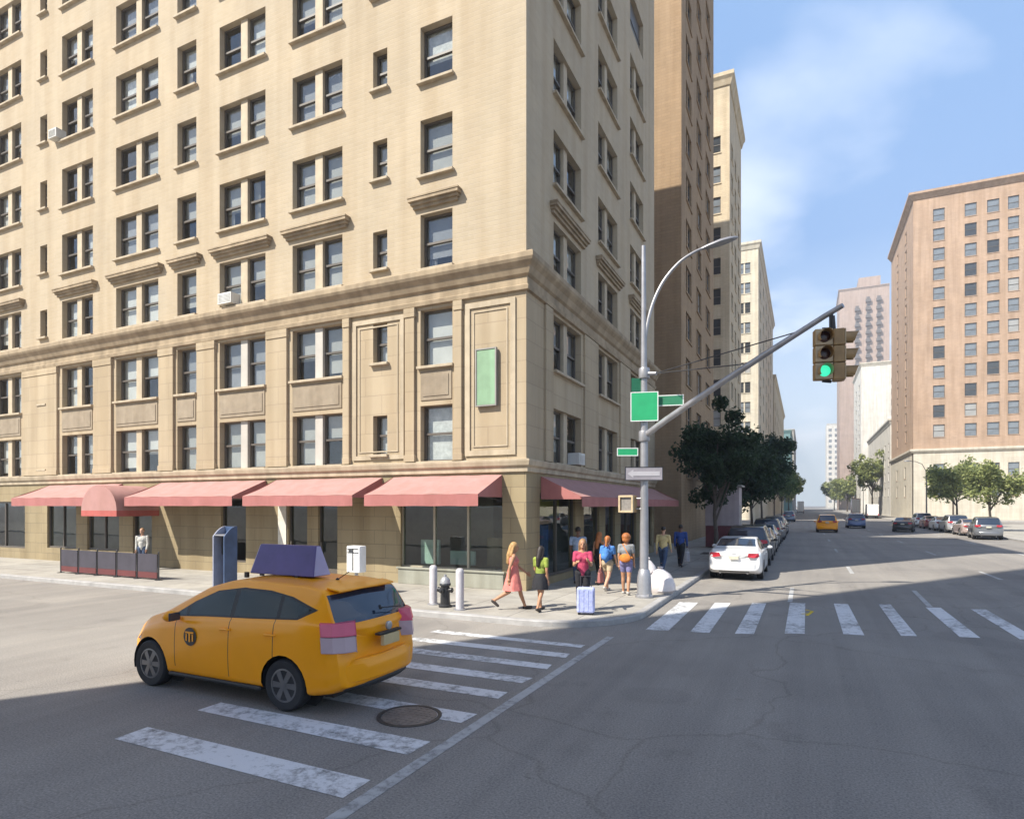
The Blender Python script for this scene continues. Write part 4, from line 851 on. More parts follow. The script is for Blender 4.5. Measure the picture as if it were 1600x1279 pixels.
# --- the sedan kind (white car, and the cars of the parked row)
SD = dict(W=.92, r=.33, tw=.21, wheels=(-1.32, 1.38), spokes=10, plan=.16, tail=.05,
    top=[(-2.32, .92), (-2.28, 1.02), (-2.1, 1.09), (-1.75, 1.12), (-1.5, 1.17), (-.85, 1.41), (-.4, 1.46), (.1, 1.46), (.45, 1.38), (1.05, 1.08), (1.2, 1.01), (1.7, .94), (2.1, .83), (2.28, .70), (2.32, .64)],
    belt=[(-2.32, .88), (-2.1, 1.0), (-1.5, 1.02), (0, .98), (1.0, .94), (1.5, .86), (2.32, .6)],
    bot=[(-2.32, .36), (-2.1, .25), (-1.8, .2), (1.9, .19), (2.32, .28)], wid=[(-2.32, .90), (-2.1, .96), (-1.5, 1), (1.3, 1), (1.9, .95), (2.32, .82)],
    roofw=[(-2.32, .74), (-1.6, .70), (-1.2, .64), (-.5, .60), (.3, .60), (1.0, .72), (2.32, .66)],
    dlo=[(.92, .985), (.4, 1.30), (.0, 1.385), (-.5, 1.385), (-.95, 1.30), (-1.40, 1.10), (-1.2, 1.045), (-.2, 1.01)],
    side=[[(.80, 1.01), (.38, 1.275), (.02, 1.355), (-.15, 1.36), (-.15, 1.03)], [(-.23, 1.035), (-.23, 1.362), (-.5, 1.357), (-.92, 1.275), (-1.28, 1.11), (-1.15, 1.065)]],
    doors=[(.84, .34, .97), (-.19, .31, 1.0), (-1.12, .6, 1.03)], ends={'windscreen': (.44, 1.06, 1.04, .92), 'rear_window': (-1.55, -.82, 1.14, .90)})
white, _, _ = make_car('parked_car', 'white sedan parked at the kerb just past the crosswalk', 'car', SD, 'carwhite')
def sedan_details(t, paint, xr=-2.33, xf=2.33, W=.92, z=.90, red='lampred'):
    bumper(t, M[paint], xr - .0, W * .92, .34, .62, out=.045)
    for s in (1, -1):
        y = lambda v: s * v
        o = [(xr + .14, y(W * .86), z + .05), (xr + .02, y(W * .52), z + .06), (xr + .015, y(W * .5), z - .06), (xr + .05, y(W * .72), z - .09), (xr + .16, y(W * .88), z - .06)]
        lamp_patch(t, 'tail_light', M[red], -2, o if s > 0 else o[::-1], .1)
        h = [(xf - .42, y(W * .90), .75), (xf - .1, y(W * .55), .70), (xf - .06, y(W * .52), .61), (xf - .3, y(W * .88), .65)]
        lamp_patch(t, 'headlight', M['headlamp'], 2, h if s > 0 else h[::-1], .1)
        m = MB(); m.ell((0, 0, 0), (.08, .1, .065), 12, 8); m.tube([(.02, -s * .16, -.05), (.02, -s * .04, -.03)], .022, 8); m.build('mirror', M[paint], t, smooth=True, loc=(.66, s * (W + .1), 1.02))
        for x in (-.02, -1.0):
            h = MB(); h.tube([(x, s * (W - .01), .87), (x - .02, s * (W + .018), .88), (x - .15, s * (W + .018), .885), (x - .17, s * (W - .01), .88)], .013, 8); h.build('door_handle', M[paint], t, smooth=True)
    p = MB(); p.box(xr - .04, xr + .02, -.16, .16, z - .16, z - .04); p.build('licence_plate', M['platew'], t, bevel=.005)
    p = MB(); p.box(xr - .035, xr + .05, -.5, .5, .30, .335); p.build('lower_bumper', M['trimblack'], t, bevel=.01)
    e = MB(); e.box(xr - .022, xr, -.10, .10, z + .025, z + .045); e.build('boot_badge', M['carsilver'], t)
    for y_ in (-.45, .45):
        e = MB(); e.lathe([(.035, -.06), (.035, .06)], (xr + .02, y_, .27), 12, 'x'); e.build('exhaust_pipe', M['rim'], t, smooth=True)
M['platew'] = mat('pale_licence_plate', (.55, .52, .42), .5, var=.08, scale=8)
sedan_details(white, 'carwhite')
white.location = (-2.22, 25.0, 0); white.rotation_euler[2] = R_(90)
def repaint(o, pm):
    for ch in o.children:
        if ch.name.split('.')[0] in ('body', 'bumper', 'mirror', 'door_handle', 'hatch'):
            ch.material_slots[0].link = 'OBJECT'; ch.material_slots[0].material = M[pm]
def place(src, loc, rz, label, group, pm):
    o = copy_tree(src); o.location = loc; o.rotation_euler[2] = rz; o['label'] = label
    if group: o['group'] = group
    elif 'group' in o: del o['group']
    repaint(o, pm); return o
# --- the SUV kind
SV = dict(W=.96, r=.37, tw=.23, wheels=(-1.38, 1.40), spokes=5, plan=.13, tail=.12,
    top=[(-2.32, 1.05), (-2.29, 1.15), (-2.12, 1.55), (-2.0, 1.68), (-1.4, 1.74), (-.4, 1.76), (.2, 1.73), (.5, 1.62), (.98, 1.24), (1.1, 1.18), (1.7, 1.10), (2.12, .98), (2.28, .82), (2.32, .74)],
    belt=[(-2.32, 1.0), (-2.1, 1.14), (-1.4, 1.16), (0, 1.12), (1.0, 1.08), (1.6, 1.0), (2.32, .7)],
    bot=[(-2.32, .42), (-2.1, .32), (-1.8, .27), (1.9, .26), (2.32, .36)], wid=[(-2.32, .92), (-2.1, .97), (-1.5, 1), (1.4, 1), (1.9, .96), (2.32, .85)],
    roofw=[(-2.32, .74), (-2.0, .66), (-1.4, .67), (.3, .67), (1.0, .78), (2.32, .7)],
    dlo=[(.90, 1.12), (.5, 1.44), (.15, 1.60), (-.5, 1.645), (-1.4, 1.63), (-1.95, 1.52), (-1.98, 1.25), (-1.3, 1.19), (0, 1.15)],
    side=[[(.78, 1.15), (.46, 1.42), (.14, 1.57), (-.12, 1.595), (-.12, 1.18)], [(-.2, 1.18), (-.2, 1.605), (-.5, 1.615), (-1.1, 1.61), (-1.1, 1.21)], [(-1.18, 1.22), (-1.18, 1.605), (-1.4, 1.6), (-1.88, 1.49), (-1.9, 1.27)]],
    doors=[(.86, .42, 1.1), (-.16, .4, 1.13), (-1.14, .6, 1.17)], ends={'windscreen': (.48, 1.0, 1.2, .92), 'rear_window': (-2.3, -1.98, 1.16, .90)})
suv, _, _ = make_car('sport_utility_car', 'dark grey sport utility car nearest on the right side of the avenue', 'car', SV, 'cargrey', detail=False)
sedan_details(suv, 'cargrey', -2.34, 2.34, .96, 1.08)
suv.location = (12.9, 60.2, 0); suv.rotation_euler[2] = R_(84)
# --- the row of cars at the left kerb
gp = 'cars parked in a row along the left kerb'
row = [(suv, 30.6, 'carblack', 'black sport utility car parked directly ahead of the white sedan'), (white, 36.3, 'cartan', 'tan sedan parked behind a black sport utility car in the left kerb row'), (white, 41.7, 'carsilver', 'silver sedan in the left kerb row beside the shaded tan building'),
       (suv, 47.2, 'cardark', 'charcoal sport utility car parked beyond the silver sedan in the left kerb row'), (white, 53, 'cargrey', 'grey sedan parked under the last dark trees before the side street'), (suv, 58.8, 'cartan', 'tan sport utility car parked farther up the left kerb row'),
       (white, 64.6, 'carsilver', 'small silver sedan nearly last in the left kerb row'), (suv, 112, 'carsteel', 'steel blue sport utility car parked beyond the side street on the left kerb'), (white, 118, 'carblue', 'blue sedan parked ahead of the steel blue car beyond the side street')]
for src, y, pm, lb in row: place(src, (-2.3 + random.uniform(-.06, .06), y, 0), R_(90), lb, gp, pm)
# moving cars and the right kerb
far_taxi = place(suv, (2.0, 69.5, 0), R_(90), 'distant yellow cab driving away up the middle of the avenue', None, 'taxi'); far_taxi.name = 'taxi'; far_taxi['category'] = 'taxi'
place(suv, (5.4, 83, 0), R_(90), 'blue sport utility car driving away to the right of the distant cab', None, 'carblue')
place(white, (9.1, 73.5, 0), R_(80), 'dark steel grey sedan pulling toward the right side of the avenue', None, 'cardark')
gr = 'cars parked along the right kerb'
for src, y, pm, lb in ((white, 66.6, 'carpink', 'pinkish silver sedan parked just ahead of the dark grey sport utility car'), (suv, 72.6, 'carsilver', 'silver sport utility car in the right kerb row under the trees'), (white, 78.6, 'carwhite', 'white sedan parked on the right under the green trees'), (white, 84.8, 'carred', 'dull red sedan parked on the right near the trees'), (suv, 91, 'carwhite', 'white sport utility car farthest along the right kerb row')):
    place(src, (13.1, y, 0), R_(90), lb, gr, pm)
# delivery vans: boxy body, cab, rear doors
M['brickred'] = carpaint('brick_red_truck_paint', (.38, .10, .07))
def make_van(name, label, loc, rz, paint, Lb=3.4, H=2.9, W=1.05):
    t = thing(name, label, 'truck', loc, rz)
    b = MB(); b.box(-3.0, .7, -W, W, .62, H); b.build('cargo_box', M[paint], t, bevel=.05)
    d = MB()
    for s in (-1, 1): d.box(-3.045, -3.002, s * W * .02 if s > 0 else -W * .94, W * .94 if s > 0 else -W * .02, .75, H - .15)
    d.build('rear_door', M['white'], t, bevel=.015)
    c = MB(); poly = [(.75, .45), (2.6, .45), (2.65, .95), (2.35, 1.25), (1.9, 2.15), (1.5, 2.28), (.75, 2.28)]; n = len(poly)
    c.add([(x, -W * .92, z) for x, z in poly] + [(x, W * .92, z) for x, z in poly], [tuple(range(n)), tuple(range(n, 2 * n))[::-1]] + [(i, (i + 1) % n, n + (i + 1) % n, n + i) for i in range(n)]); c.build('cab', M[paint], t, bevel=.06)
    w = MB(); w.quad((2.37, -.8, 1.30), (2.37, .8, 1.30), (1.965, .75, 2.1), (1.965, -.75, 2.1)); w.build('windscreen', M['carglass'], t)
    for s in (1, -1):
        w = MB(); y = s * (W * .92 + .004); w.add([(.95, y, 1.35), (2.15, y, 1.35), (1.85, y, 2.0), (.95, y, 2.05)], [(0, 1, 2, 3)]); w.build('side_window', M['carglass'], t)
        for x in (-1.9, 1.75):
            ty = MB(); ty.lathe([(.2, -.13), (.40, -.13), (.43, -.1), (.43, .1), (.40, .13), (.2, .13)], (0, 0, 0), 24, 'y'); o = ty.build('wheel', M['black'], t, smooth=True, loc=(x, s * (W - .15), .43))
            r = MB(); r.lathe([(.22, -.12), (.22, .125), (.12, .09), (.01, .1)] if s > 0 else [(.22, .12), (.22, -.125), (.12, -.09), (.01, -.1)], (0, 0, 0), 20, 'y'); r.build('rim', M['rim'], o, smooth=True)
        l = MB(); l.box(-3.06, -3.0, s * W * .95 - .08, s * W * .95 + .08 - (.04 if s > 0 else -.04), .66, .95); l.build('tail_light', M['lampred'], t, bevel=.01)
    f = MB(); f.box(-3.1, 2.4, -.6, .6, .38, .6); f.box(-3.15, -3.0, -W * .95, W * .95, .42, .56); f.build('chassis', M['trimblack'], t)
    return t
make_van('delivery_truck', 'white box truck stopped far up the right side of the avenue', (12.6, 148, 0), R_(90), 'white')
make_van('delivery_truck', 'brick red box truck far up the avenue beyond the blue car', (12.7, 195, 0), R_(90), 'brickred', H=4.6)
make_van('delivery_truck', 'bright white truck at the far end of the avenue on the left', (-1.2, 240, 0), R_(90), 'white', H=4.2)
# ------------------------------------------------------------------ signal pole, signs and lights
PX, PY = -3.92, 16.62
M['signg'] = mat('green_sign_sheet', (.015, .33, .13), .5, var=.1, scale=3); M['signgd'] = mat('dull_green_sign_back', (.02, .17, .085), .6, var=.15)
M['signw'] = mat('white_sign_edge', (.7, .72, .7), .5, var=.05); M['signgrey'] = mat('weathered_grey_sign_face', (.30, .28, .31), .55, var=.12, scale=4, streak=.1)
M['olive'] = mat('brown_olive_signal_paint', (.36, .225, .095), .55, var=.18, scale=5, streak=.15); M['olivelt'] = mat('faded_signal_door_paint', (.47, .36, .22), .6, var=.15, scale=5)
M['lensdark'] = mat('unlit_dark_lens', (.05, .018, .012), .25, var=.2)
M['lensgreen'] = mat('lit_green_lens', (.05, .5, .3), .3, var=0, emit=((.04, .62, .34), .75))
pole = thing('signal_pole', 'tall grey corner pole with a curved lamp arm and a long signal mast arm', 'pole', (PX, PY, .13))
m = MB(); m.tube([(0, 0, 0), (0, 0, 4.4), (-.02, 0, 9.5)], [.125, .10, .055], 16); m.build('shaft', M['metal'], pole, smooth=True)
m = MB(); m.lathe([(.24, 0), (.24, .05), (.20, .08), (.185, .55), (.15, .72), (.125, .76)], n=16)
for k in range(4): a = R_(45 + 90 * k); m.lathe([(.03, .05), (.03, .11), (.005, .115)], (.215 * math.cos(a), .215 * math.sin(a), 0), 6)
m.build('base_cover', M['metal'], pole, smooth=True)
ENDV = Vector((.52 - PX, 14.1 - PY, 0)); EZ = 6.42
q = [Vector((0, 0, 4.35)), *[Vector((ENDV.x * s, ENDV.y * s, 4.35 + (EZ - 4.35) * (s ** .93))) for s in (.15, .3, .5, .7, .85, .97)], Vector((ENDV.x * 1.04, ENDV.y * 1.04, EZ + .06))]
m = MB(); m.tube(q, [.085, .083, .08, .075, .068, .06, .055, .05], 12); m.build('mast_arm', M['metal'], pole, smooth=True)
m = MB()
for z in (4.35, 6.05): m.lathe([(.14, -.14), (.15, -.1), (.15, .1), (.14, .14)], (0, 0, z), 14)
m.tube([(0, 0, 6.05), (.35, -.1, 6.0)], .05, 10); m.build('clamp', M['metal'], pole, smooth=True)
m = MB()
for s, dz in ((.62, .04), (.85, .04)): m.tube([(.3, -.09, 6.0), (ENDV.x * s, ENDV.y * s, 4.35 + (EZ - 4.35) * (s ** .93) + dz)], .014, 6)
m.build('guy_rod', M['darkmetal'], pole, smooth=True)
ang = math.atan2(.30, .95); dx, dy = math.cos(ang), math.sin(ang)
arm = [(0, 0, 6.6), (.05 * dx, .05 * dy, 7.2), (.22 * dx, .22 * dy, 7.9), (.5 * dx, .5 * dy, 8.5), (.9 * dx, .9 * dy, 8.98), (1.3 * dx, 1.3 * dy, 9.25), (1.6 * dx, 1.6 * dy, 9.37)]
def curve(pts, k=5):
    P = [Vector(q) for q in pts]; o_ = []
    for i in range(len(P) - 1):
        a, b, c, d = P[max(i - 1, 0)], P[i], P[i + 1], P[min(i + 2, len(P) - 1)]
        o_ += [.5 * (2 * b + (c - a) * t + (2 * a - 5 * b + 4 * c - d) * t * t + (3 * b - a - 3 * c + d) * t ** 3) for t in (j / k for j in range(k))]
    return o_ + [P[-1]]
cv = curve(arm); m = MB(); m.tube(cv, [.055 - .022 * i / (len(cv) - 1) for i in range(len(cv))], 10); m.build('lamp_arm', M['metal'], pole, smooth=True)
m = MB()
secs = ((1.5, .05, .045), (1.65, .12, .07), (1.95, .18, .10), (2.2, .16, .09), (2.4, .08, .05), (2.45, .015, .012)); vs = []
for x, w, h in secs:
    for k in range(14):
        a = 2 * math.pi * k / 14; l, zz_ = w * math.cos(a), h * math.sin(a) * (1 if math.sin(a) > 0 else .55); z = 9.33 + (x - 1.5) * .26 + zz_
        vs.append((x * dx - l * dy, x * dy + l * dx, z))
m.add(vs, [(i * 14 + k, i * 14 + (k + 1) % 14, (i + 1) * 14 + (k + 1) % 14, (i + 1) * 14 + k) for i in range(len(secs) - 1) for k in range(14)] + [tuple(range(14)), tuple(range(14 * 5, 14 * 6))]); m.build('lamp_head', M['metal'], pole, smooth=True)
# signs on the pole: plates with their own thickness
def plate(name, label, loc, rz, w, h, face, edge='signw', x0=None, th=.012, border=True, extra=None, cat='sign'):
    """face looks along local -y; x runs to the right when seen from the front"""
    t = thing(name, label, cat, loc, rz); a = -w / 2 if x0 is None else x0
    p = MB(); p.box(a, a + w, -th / 2, th / 2, 0, h); p.build('sign_plate', M[face], t, bevel=.004)
    if border:
        b = MB(); y0, y1 = -th / 2 - .003, th / 2 + .003; e = .018
        for q in ((a - .004, a + e, -.004, h + .004), (a + w - e, a + w + .004, -.004, h + .004), (a + e, a + w - e, -.004, e), (a + e, a + w - e, h - e, h + .004)): b.box(q[0], q[1], y0, y1, q[2], q[3])
        b.build('border', M[edge], t)
    br = MB(); br.tube([(0, -.0, h * .25), (0, .17, h * .25)], .015, 8); br.tube([(0, .0, h * .75), (0, .17, h * .75)], .015, 8); br.build('bracket', M['metal'], t)
    if extra: extra(t)
    return t
plate('guide_sign', 'large green square sign facing the viewpoint on the corner pole', (PX + .04, PY - .15, 4.87), R_(14), .72, .78, 'signg')
plate('street_sign', 'dull green street name blade pointing right beside the large green sign', (PX + .05, PY - .02, 5.28), R_(12), .78, .28, 'signgd', x0=.2)
plate('street_sign', 'narrow dull green sign seen nearly edge on above the large green sign', (PX - .16, PY - .1, 5.68), R_(40), .34, .36, 'signgd', border=False)
plate('street_sign', 'bright green street name blade pointing left below the large green sign', (PX + .0, PY - .03, 3.95), R_(24), .56, .21, 'signg', x0=-.72)
def oneway(t):
    b = MB(); z = .18
    b.add([(x, y, zz_) for y in (-.014, -.008) for x, zz_ in ((-.44, z), (-.28, z + .115), (-.28, z + .06), (.42, z + .06), (.42, z - .06), (-.28, z - .06), (-.28, z - .115))], [tuple(range(7)), tuple(range(7, 14))[::-1]] + [(i, (i + 1) % 7, 7 + (i + 1) % 7, 7 + i) for i in range(7)])
    b.build('arrow', M['signlt'], t)
M['signlt'] = mat('pale_grey_arrow', (.46, .44, .46), .5, var=.1)
plate('direction_sign', 'grey oblong arrow sign across the corner pole above the walk signal', (PX + .03, PY - .16, 3.28), R_(22), 1.0, .36, 'signgrey', edge='blackpaint', extra=oneway)
# walk signal box
t = thing('walk_signal', 'square brown pedestrian signal box hanging left of the corner pole', 'pedestrian signal', (PX - .42, PY - .08, 2.42), R_(-10))
m = MB(); m.box(-.21, .21, -.1, .14, 0, .46); m.build('housing', M['olive'], t, bevel=.02)
m = MB(); e = .05
for q in ((-.215, -.215 + e, 0, .46), (.215 - e, .215, 0, .46), (-.215 + e, .215 - e, 0, e), (-.215 + e, .215 - e, .46 - e, .46)): m.box(q[0], q[1], -.17, -.098, q[2], q[3])
m.build('visor', M['olivelt'], t, bevel=.006)
m = MB(); m.box(-.165, .165, -.115, -.102, .05, .41); m.build('lens', M['lensgrey'] if 'lensgrey' in M else M.setdefault('lensgrey', mat('unlit_grey_lens', (.22, .2, .18), .4, var=.2, scale=12)), t)
m = MB(); m.tube([(.2, .05, .1), (.42, .1, .1)], .022, 8); m.tube([(.2, .05, .38), (.42, .1, .38)], .022, 8); m.build('bracket', M['metal'], t)
# traffic signal heads, one thing hung from the mast arm end
def signal_head(label, loc, rz, lit, group):
    t = thing('traffic_light', label, 'traffic light', loc, rz, group)
    for k in range(3):
        z = .68 - k * .345
        m = MB(); m.box(-.17, .17, -.08, .12, z, z + .335); m.build('housing', M['olive'], t, bevel=.02)
        d = MB(); d.box(-.165, .165, -.105, -.081, z + .006, z + .329); d.build('lens_door', M['olivelt'], t, bevel=.012)
        l = MB(); l.ell((0, -.105, z + .165), (.115, .03, .115), 20, 10); l.build('lens', M['lensgreen'] if (lit and k == 2) else M['lensdark'], t, smooth=True)
        v = MB(); n = 18; r = .128; vs = []
        for i in range(n + 1):
            a = R_(-40 + 260 * i / n); ln = .26 - .1 * abs(i / n - .5) * 2
            for rr in (r, r - .006):
                vs += [(rr * math.cos(a), -.10, z + .165 + rr * math.sin(a)), (rr * math.cos(a), -.10 - ln, z + .155 + rr * math.sin(a))]
        v.add(vs, [(i * 4, i * 4 + 1, i * 4 + 5, i * 4 + 4) for i in range(n)] + [(i * 4 + 2, i * 4 + 6, i * 4 + 7, i * 4 + 3) for i in range(n)] + [(i * 4 + 1, i * 4 + 3, i * 4 + 7, i * 4 + 5) for i in range(n)]); v.build('visor', M['olive'], t, smooth=True)
    return t
ex, ey = PX + ENDV.x, PY + ENDV.y
tl = signal_head('brown traffic light with its green lens lit, left of the pair on the mast arm', (ex - .18, ey - .03, 5.17), R_(14), True, None)
m = MB(); m.tube([(.17, .05, 1.02), (.17, .05, 1.36)], .04, 10); m.tube([(.17, .05, 1.04), (.0, .04, 1.04)], .03, 8); m.tube([(.17, .05, -.04), (0, .04, -.02)], .03, 8); m.build('hanger', M['darkmetal'], tl, smooth=True)
tr = signal_head('brown traffic light turned side on with its visors facing right on the mast arm', (ex + .12, ey + .06, 5.15), R_(94), False, None)
m = MB(); m.tube([(-.05, .1, 1.02), (-.05, .12, 1.3)], .035, 8); m.build('hanger', M['darkmetal'], tr, smooth=True)

# ------------------------------------------------------------------ sidewalk things
Z0 = .127
hy = thing('fire_hydrant', 'black fire hydrant on the sunlit sidewalk between two pale bollards', 'fire hydrant', (-7.95, 12.95, Z0))
m = MB(); m.lathe([(.16, 0), (.16, .05), (.12, .07), (.11, .52), (.14, .53), (.14, .57), (.115, .6)], n=18); m.build('barrel', M['blackpaint'], hy, smooth=True)
m = MB(); m.lathe([(.13, .58), (.12, .66), (.08, .72), (.035, .745), (.035, .79), (.005, .80)], n=16); m.build('bonnet', M['hydcap'] if 'hydcap' in M else M.setdefault('hydcap', mat('silver_hydrant_cap', (.35, .35, .36), .45, .4, var=.15)), hy, smooth=True)
for a in (0, 180, -90):
    m = MB(); m.lathe([(.055, .08), (.055, .17), (.065, .175), (.065, .2), (.02, .205), (.02, .23)], (0, 0, 0), 12, 'x'); m.build('nozzle', M['blackpaint'], hy, smooth=True, loc=(0, 0, .42), rz=R_(a))
def bollard(loc, label):
    t = thing('bollard', label, 'bollard', loc, 0, 'pale bollards beside the hydrant')
    m = MB(); m.lathe([(.10, 0), (.10, .90), (.088, .955), (.05, .985), (.005, .99)], n=18); m.build('post', M['bol'], t, smooth=True)
    m = MB(); m.lathe([(.15, 0), (.15, .02), (.105, .04)], n=18); m.build('base_flange', M['metal'], t, smooth=True)
M['bol'] = mat('pale_grey_bollard_paint', (.50, .48, .50), .5, var=.1, scale=5, streak=.25)
bollard((-8.42, 13.15, Z0), 'pale round bollard left of the black hydrant, near the shop window'); bollard((-7.42, 12.75, Z0), 'pale round bollard right of the black hydrant')
t = thing('parking_meter', 'white street box with dark trim on a thin post behind the taxi roof', 'parking meter', (-11.3, 13.7, Z0))
m = MB(); m.box(-.23, .23, -.15, .15, .62, 1.36); m.build('case', M['white'], t, bevel=.03)
m = MB(); m.box(-.19, .19, -.165, -.151, 1.17, 1.19); m.box(-.012, .012, -.164, -.151, .68, 1.30); m.box(-.19, .19, -.166, -.151, 1.27, 1.29); m.build('trim_bar', M['blackpaint'], t)
m = MB(); m.box(-.15, -.03, -.158, -.152, 1.2, 1.26); m.build('display', M['darkglass'], t)
m = MB(); m.lathe([(.05, 0), (.05, .63)], n=12); m.lathe([(.12, 0), (.12, .02), (.05, .03)], n=12); m.build('post', M['metal'], t, smooth=True)
# phone kiosk with round topped blue side panels
t = thing('phone_kiosk', 'blue and lavender phone kiosk with a sloping top standing behind the taxi bonnet', 'phone booth', (-15.75, 13.0, Z0))
M['kioskblue'] = mat('kiosk_blue_panel', (.05, .085, .17), .4, var=.25, scale=3); M['kiosklav'] = mat('kiosk_lavender_panel', (.27, .285, .36), .4, var=.12, scale=3)
def kside(x, mm, nm, yb=0):
    m = MB(); prof = [(-.16, .05), (.30, .05), (.30, 1.86)] + [(.30 - .46 * k / 6, 1.86 - .3 * (k / 6) ** 2) for k in range(1, 7)]
    n = len(prof); m.add([(x, y, z) for y, z in prof] + [(x + .04, y, z) for y, z in prof], [tuple(range(n)), tuple(range(n, 2 * n))[::-1]] + [(i, (i + 1) % n, n + (i + 1) % n, n + i) for i in range(n)]); m.build(nm, M[mm], t)
kside(-.25, 'kiosklav', 'side_panel'); kside(.21, 'kioskblue', 'side_panel')
m = MB(); m.box(-.21, .21, .24, .29, .05, 1.85); m.build('back_panel', M['kioskblue'], t)
m = MB(); m.box(-.16, .16, .08, .24, 1.0, 1.55); m.build('telephone', M['trimblack'], t, bevel=.02)
m = MB(); m.box(-.208, .208, -.12, .238, 1.58, 1.62); m.build('canopy', M['metal'], t)
# cafe screen of canvas panels
t = thing('cafe_barrier', 'low dark grey violet canvas sidewalk screen with a dark red foot under the entrance canopy', 'barrier', (-22.2, 13.5, Z0))
M['canvas'] = mat('grey_violet_canvas', (.05, .045, .06), .85, var=.2, scale=2, bump=.1); M['canvasred'] = mat('dark_red_canvas', (.12, .03, .03), .85, var=.15)
for k in range(5):
    x0 = -2.7 + k * 1.1
    m = MB(); m.box(x0 + .05, x0 + 1.03, -.015, .015, .26, .86); m.build('canvas_panel', M['canvas'], t)
    m = MB(); m.box(x0 + .05, x0 + 1.03, -.018, .018, .06, .255); m.build('foot_panel', M['canvasred'], t)
for k in range(6):
    m = MB(); m.lathe([(.025, 0), (.025, .9), (.035, .92), (.005, .95)], (-2.7 + k * 1.1 + .0, 0, 0), 10); m.lathe([(.12, 0), (.12, .015), (.03, .02)], (-2.7 + k * 1.1, 0, 0), 12); m.build('post', M['darkmetal'], t, smooth=True)
# wrapped sacks next to the pole
M['sack'] = mat('white_plastic_sack', (.62, .57, .56), .35, var=.08, scale=5, bump=.3, bscale=9)
def sack(loc, r, h, label, seed, sx=1.0):
    t = thing('rubbish_bag', label, 'bag', loc, seed); rnd = random.Random(seed); m = MB(); prof = [(.02, 0), (.8, .0), (.98, .12), (1.0, .3), (.88, .55), (.62, .76), (.3, .9), (.13, .95), (.2, 1.0), (.1, 1.03)]
    m.lathe([(p * r, q * h) for p, q in prof], n=26)
    m.v = [(x * (1 + .12 * noise.noise((x * 6, y * 6, z * 6 + seed))) * sx, y * (1 + .12 * noise.noise((x * 6 + 9, y * 6, z * 6 + seed))), z) for x, y, z in m.v]
    m.build('sack', M['sack'], t, smooth=True); k = MB(); k.lathe([(.15 * r, .93 * h), (.16 * r, .955 * h), (.15 * r, .975 * h)], n=14); k.build('tie', M['blackpaint'], t, smooth=True)
sack((-3.72, 17.75, Z0), .42, .72, 'large white sack of rubbish on the kerb behind the corner pole', 2); sack((-4.2, 18.3, Z0), .33, .92, 'taller pale sack of rubbish next to the corner pole', 5)
# hoarding / newsstand behind the white car
t = thing('newsstand', 'tall pale mauve sidewalk stand with a maroon lower panel behind the white sedan', 'kiosk', (-4.35, 38.6, Z0))
M['mauve'] = mat('pale_mauve_panel', (.40, .33, .34), .6, var=.1, scale=2, streak=.2); M['maroon'] = mat('maroon_panel', (.13, .03, .035), .6, var=.15)
m = MB(); m.box(-.95, .95, -.8, .8, 1.3, 3.55); m.build('upper_body', M['mauve'], t, bevel=.03); m = MB(); m.box(-.93, .93, -.78, .78, .05, 1.295); m.build('lower_panel', M['maroon'], t, bevel=.02)
m = MB(); m.box(-1.1, 1.1, -.95, .95, 3.56, 3.68); m.build('roof', M['framegrey'], t, bevel=.02); m = MB(); m.box(.952, .97, -.55, .55, 1.35, 2.5); m.build('shutter', M['framegrey'], t)
# far street furniture
def street_lamp(loc, rz, label, H=8.5):
    t = thing('street_lamp', label, 'street lamp', loc, rz, 'lamps along the avenue'); m = MB(); m.tube([(0, 0, 0), (0, 0, H - 1.2)], [.11, .07], 10); m.build('shaft', M['darkmetal'], t, smooth=True)
    m = MB(); m.tube([(0, 0, H - 2.2), (.1, 0, H - 1.3), (.5, 0, H - .45), (1.2, 0, H - .1), (1.9, 0, H)], .04, 8); m.build('arm', M['darkmetal'], t, smooth=True)
    m = MB(); m.ell((2.2, 0, H + .02), (.4, .15, .09), 12, 8); m.build('lamp_head', M['metal'], t, smooth=True)
street_lamp((14.7, 98, Z0), R_(180), 'dark street lamp curving over the right side of the avenue near the green trees')
street_lamp((14.7, 196, Z0), R_(180), 'far dark street lamp on the right before the pink tower', 9.5)

# ------------------------------------------------------------------ trees
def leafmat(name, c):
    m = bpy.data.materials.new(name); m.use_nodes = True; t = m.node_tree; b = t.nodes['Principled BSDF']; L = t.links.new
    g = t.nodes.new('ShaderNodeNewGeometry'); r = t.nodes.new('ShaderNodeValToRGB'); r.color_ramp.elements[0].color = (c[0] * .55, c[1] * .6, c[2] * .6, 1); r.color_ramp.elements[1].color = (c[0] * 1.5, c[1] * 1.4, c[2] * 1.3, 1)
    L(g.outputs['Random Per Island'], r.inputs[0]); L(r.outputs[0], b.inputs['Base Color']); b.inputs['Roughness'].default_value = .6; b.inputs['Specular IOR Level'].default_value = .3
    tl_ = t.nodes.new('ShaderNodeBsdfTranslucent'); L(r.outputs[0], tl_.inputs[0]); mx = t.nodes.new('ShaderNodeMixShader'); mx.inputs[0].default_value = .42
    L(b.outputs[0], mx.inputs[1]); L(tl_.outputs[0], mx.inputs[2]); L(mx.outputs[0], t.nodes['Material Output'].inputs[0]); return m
M['leafshade'] = leafmat('shade_darkened_leaves', (.032, .060, .028)); M['leafmid'] = leafmat('mid_green_leaves', (.085, .135, .035)); M['leafsun'] = leafmat('sun_lightened_leaves', (.26, .30, .12))  # building shade put into the dark leaf colour, sunlight into the lighter ones
M['bark'] = mat('grey_brown_bark', (.09, .07, .055), .9, var=.3, scale=6, bump=.6, bscale=14)
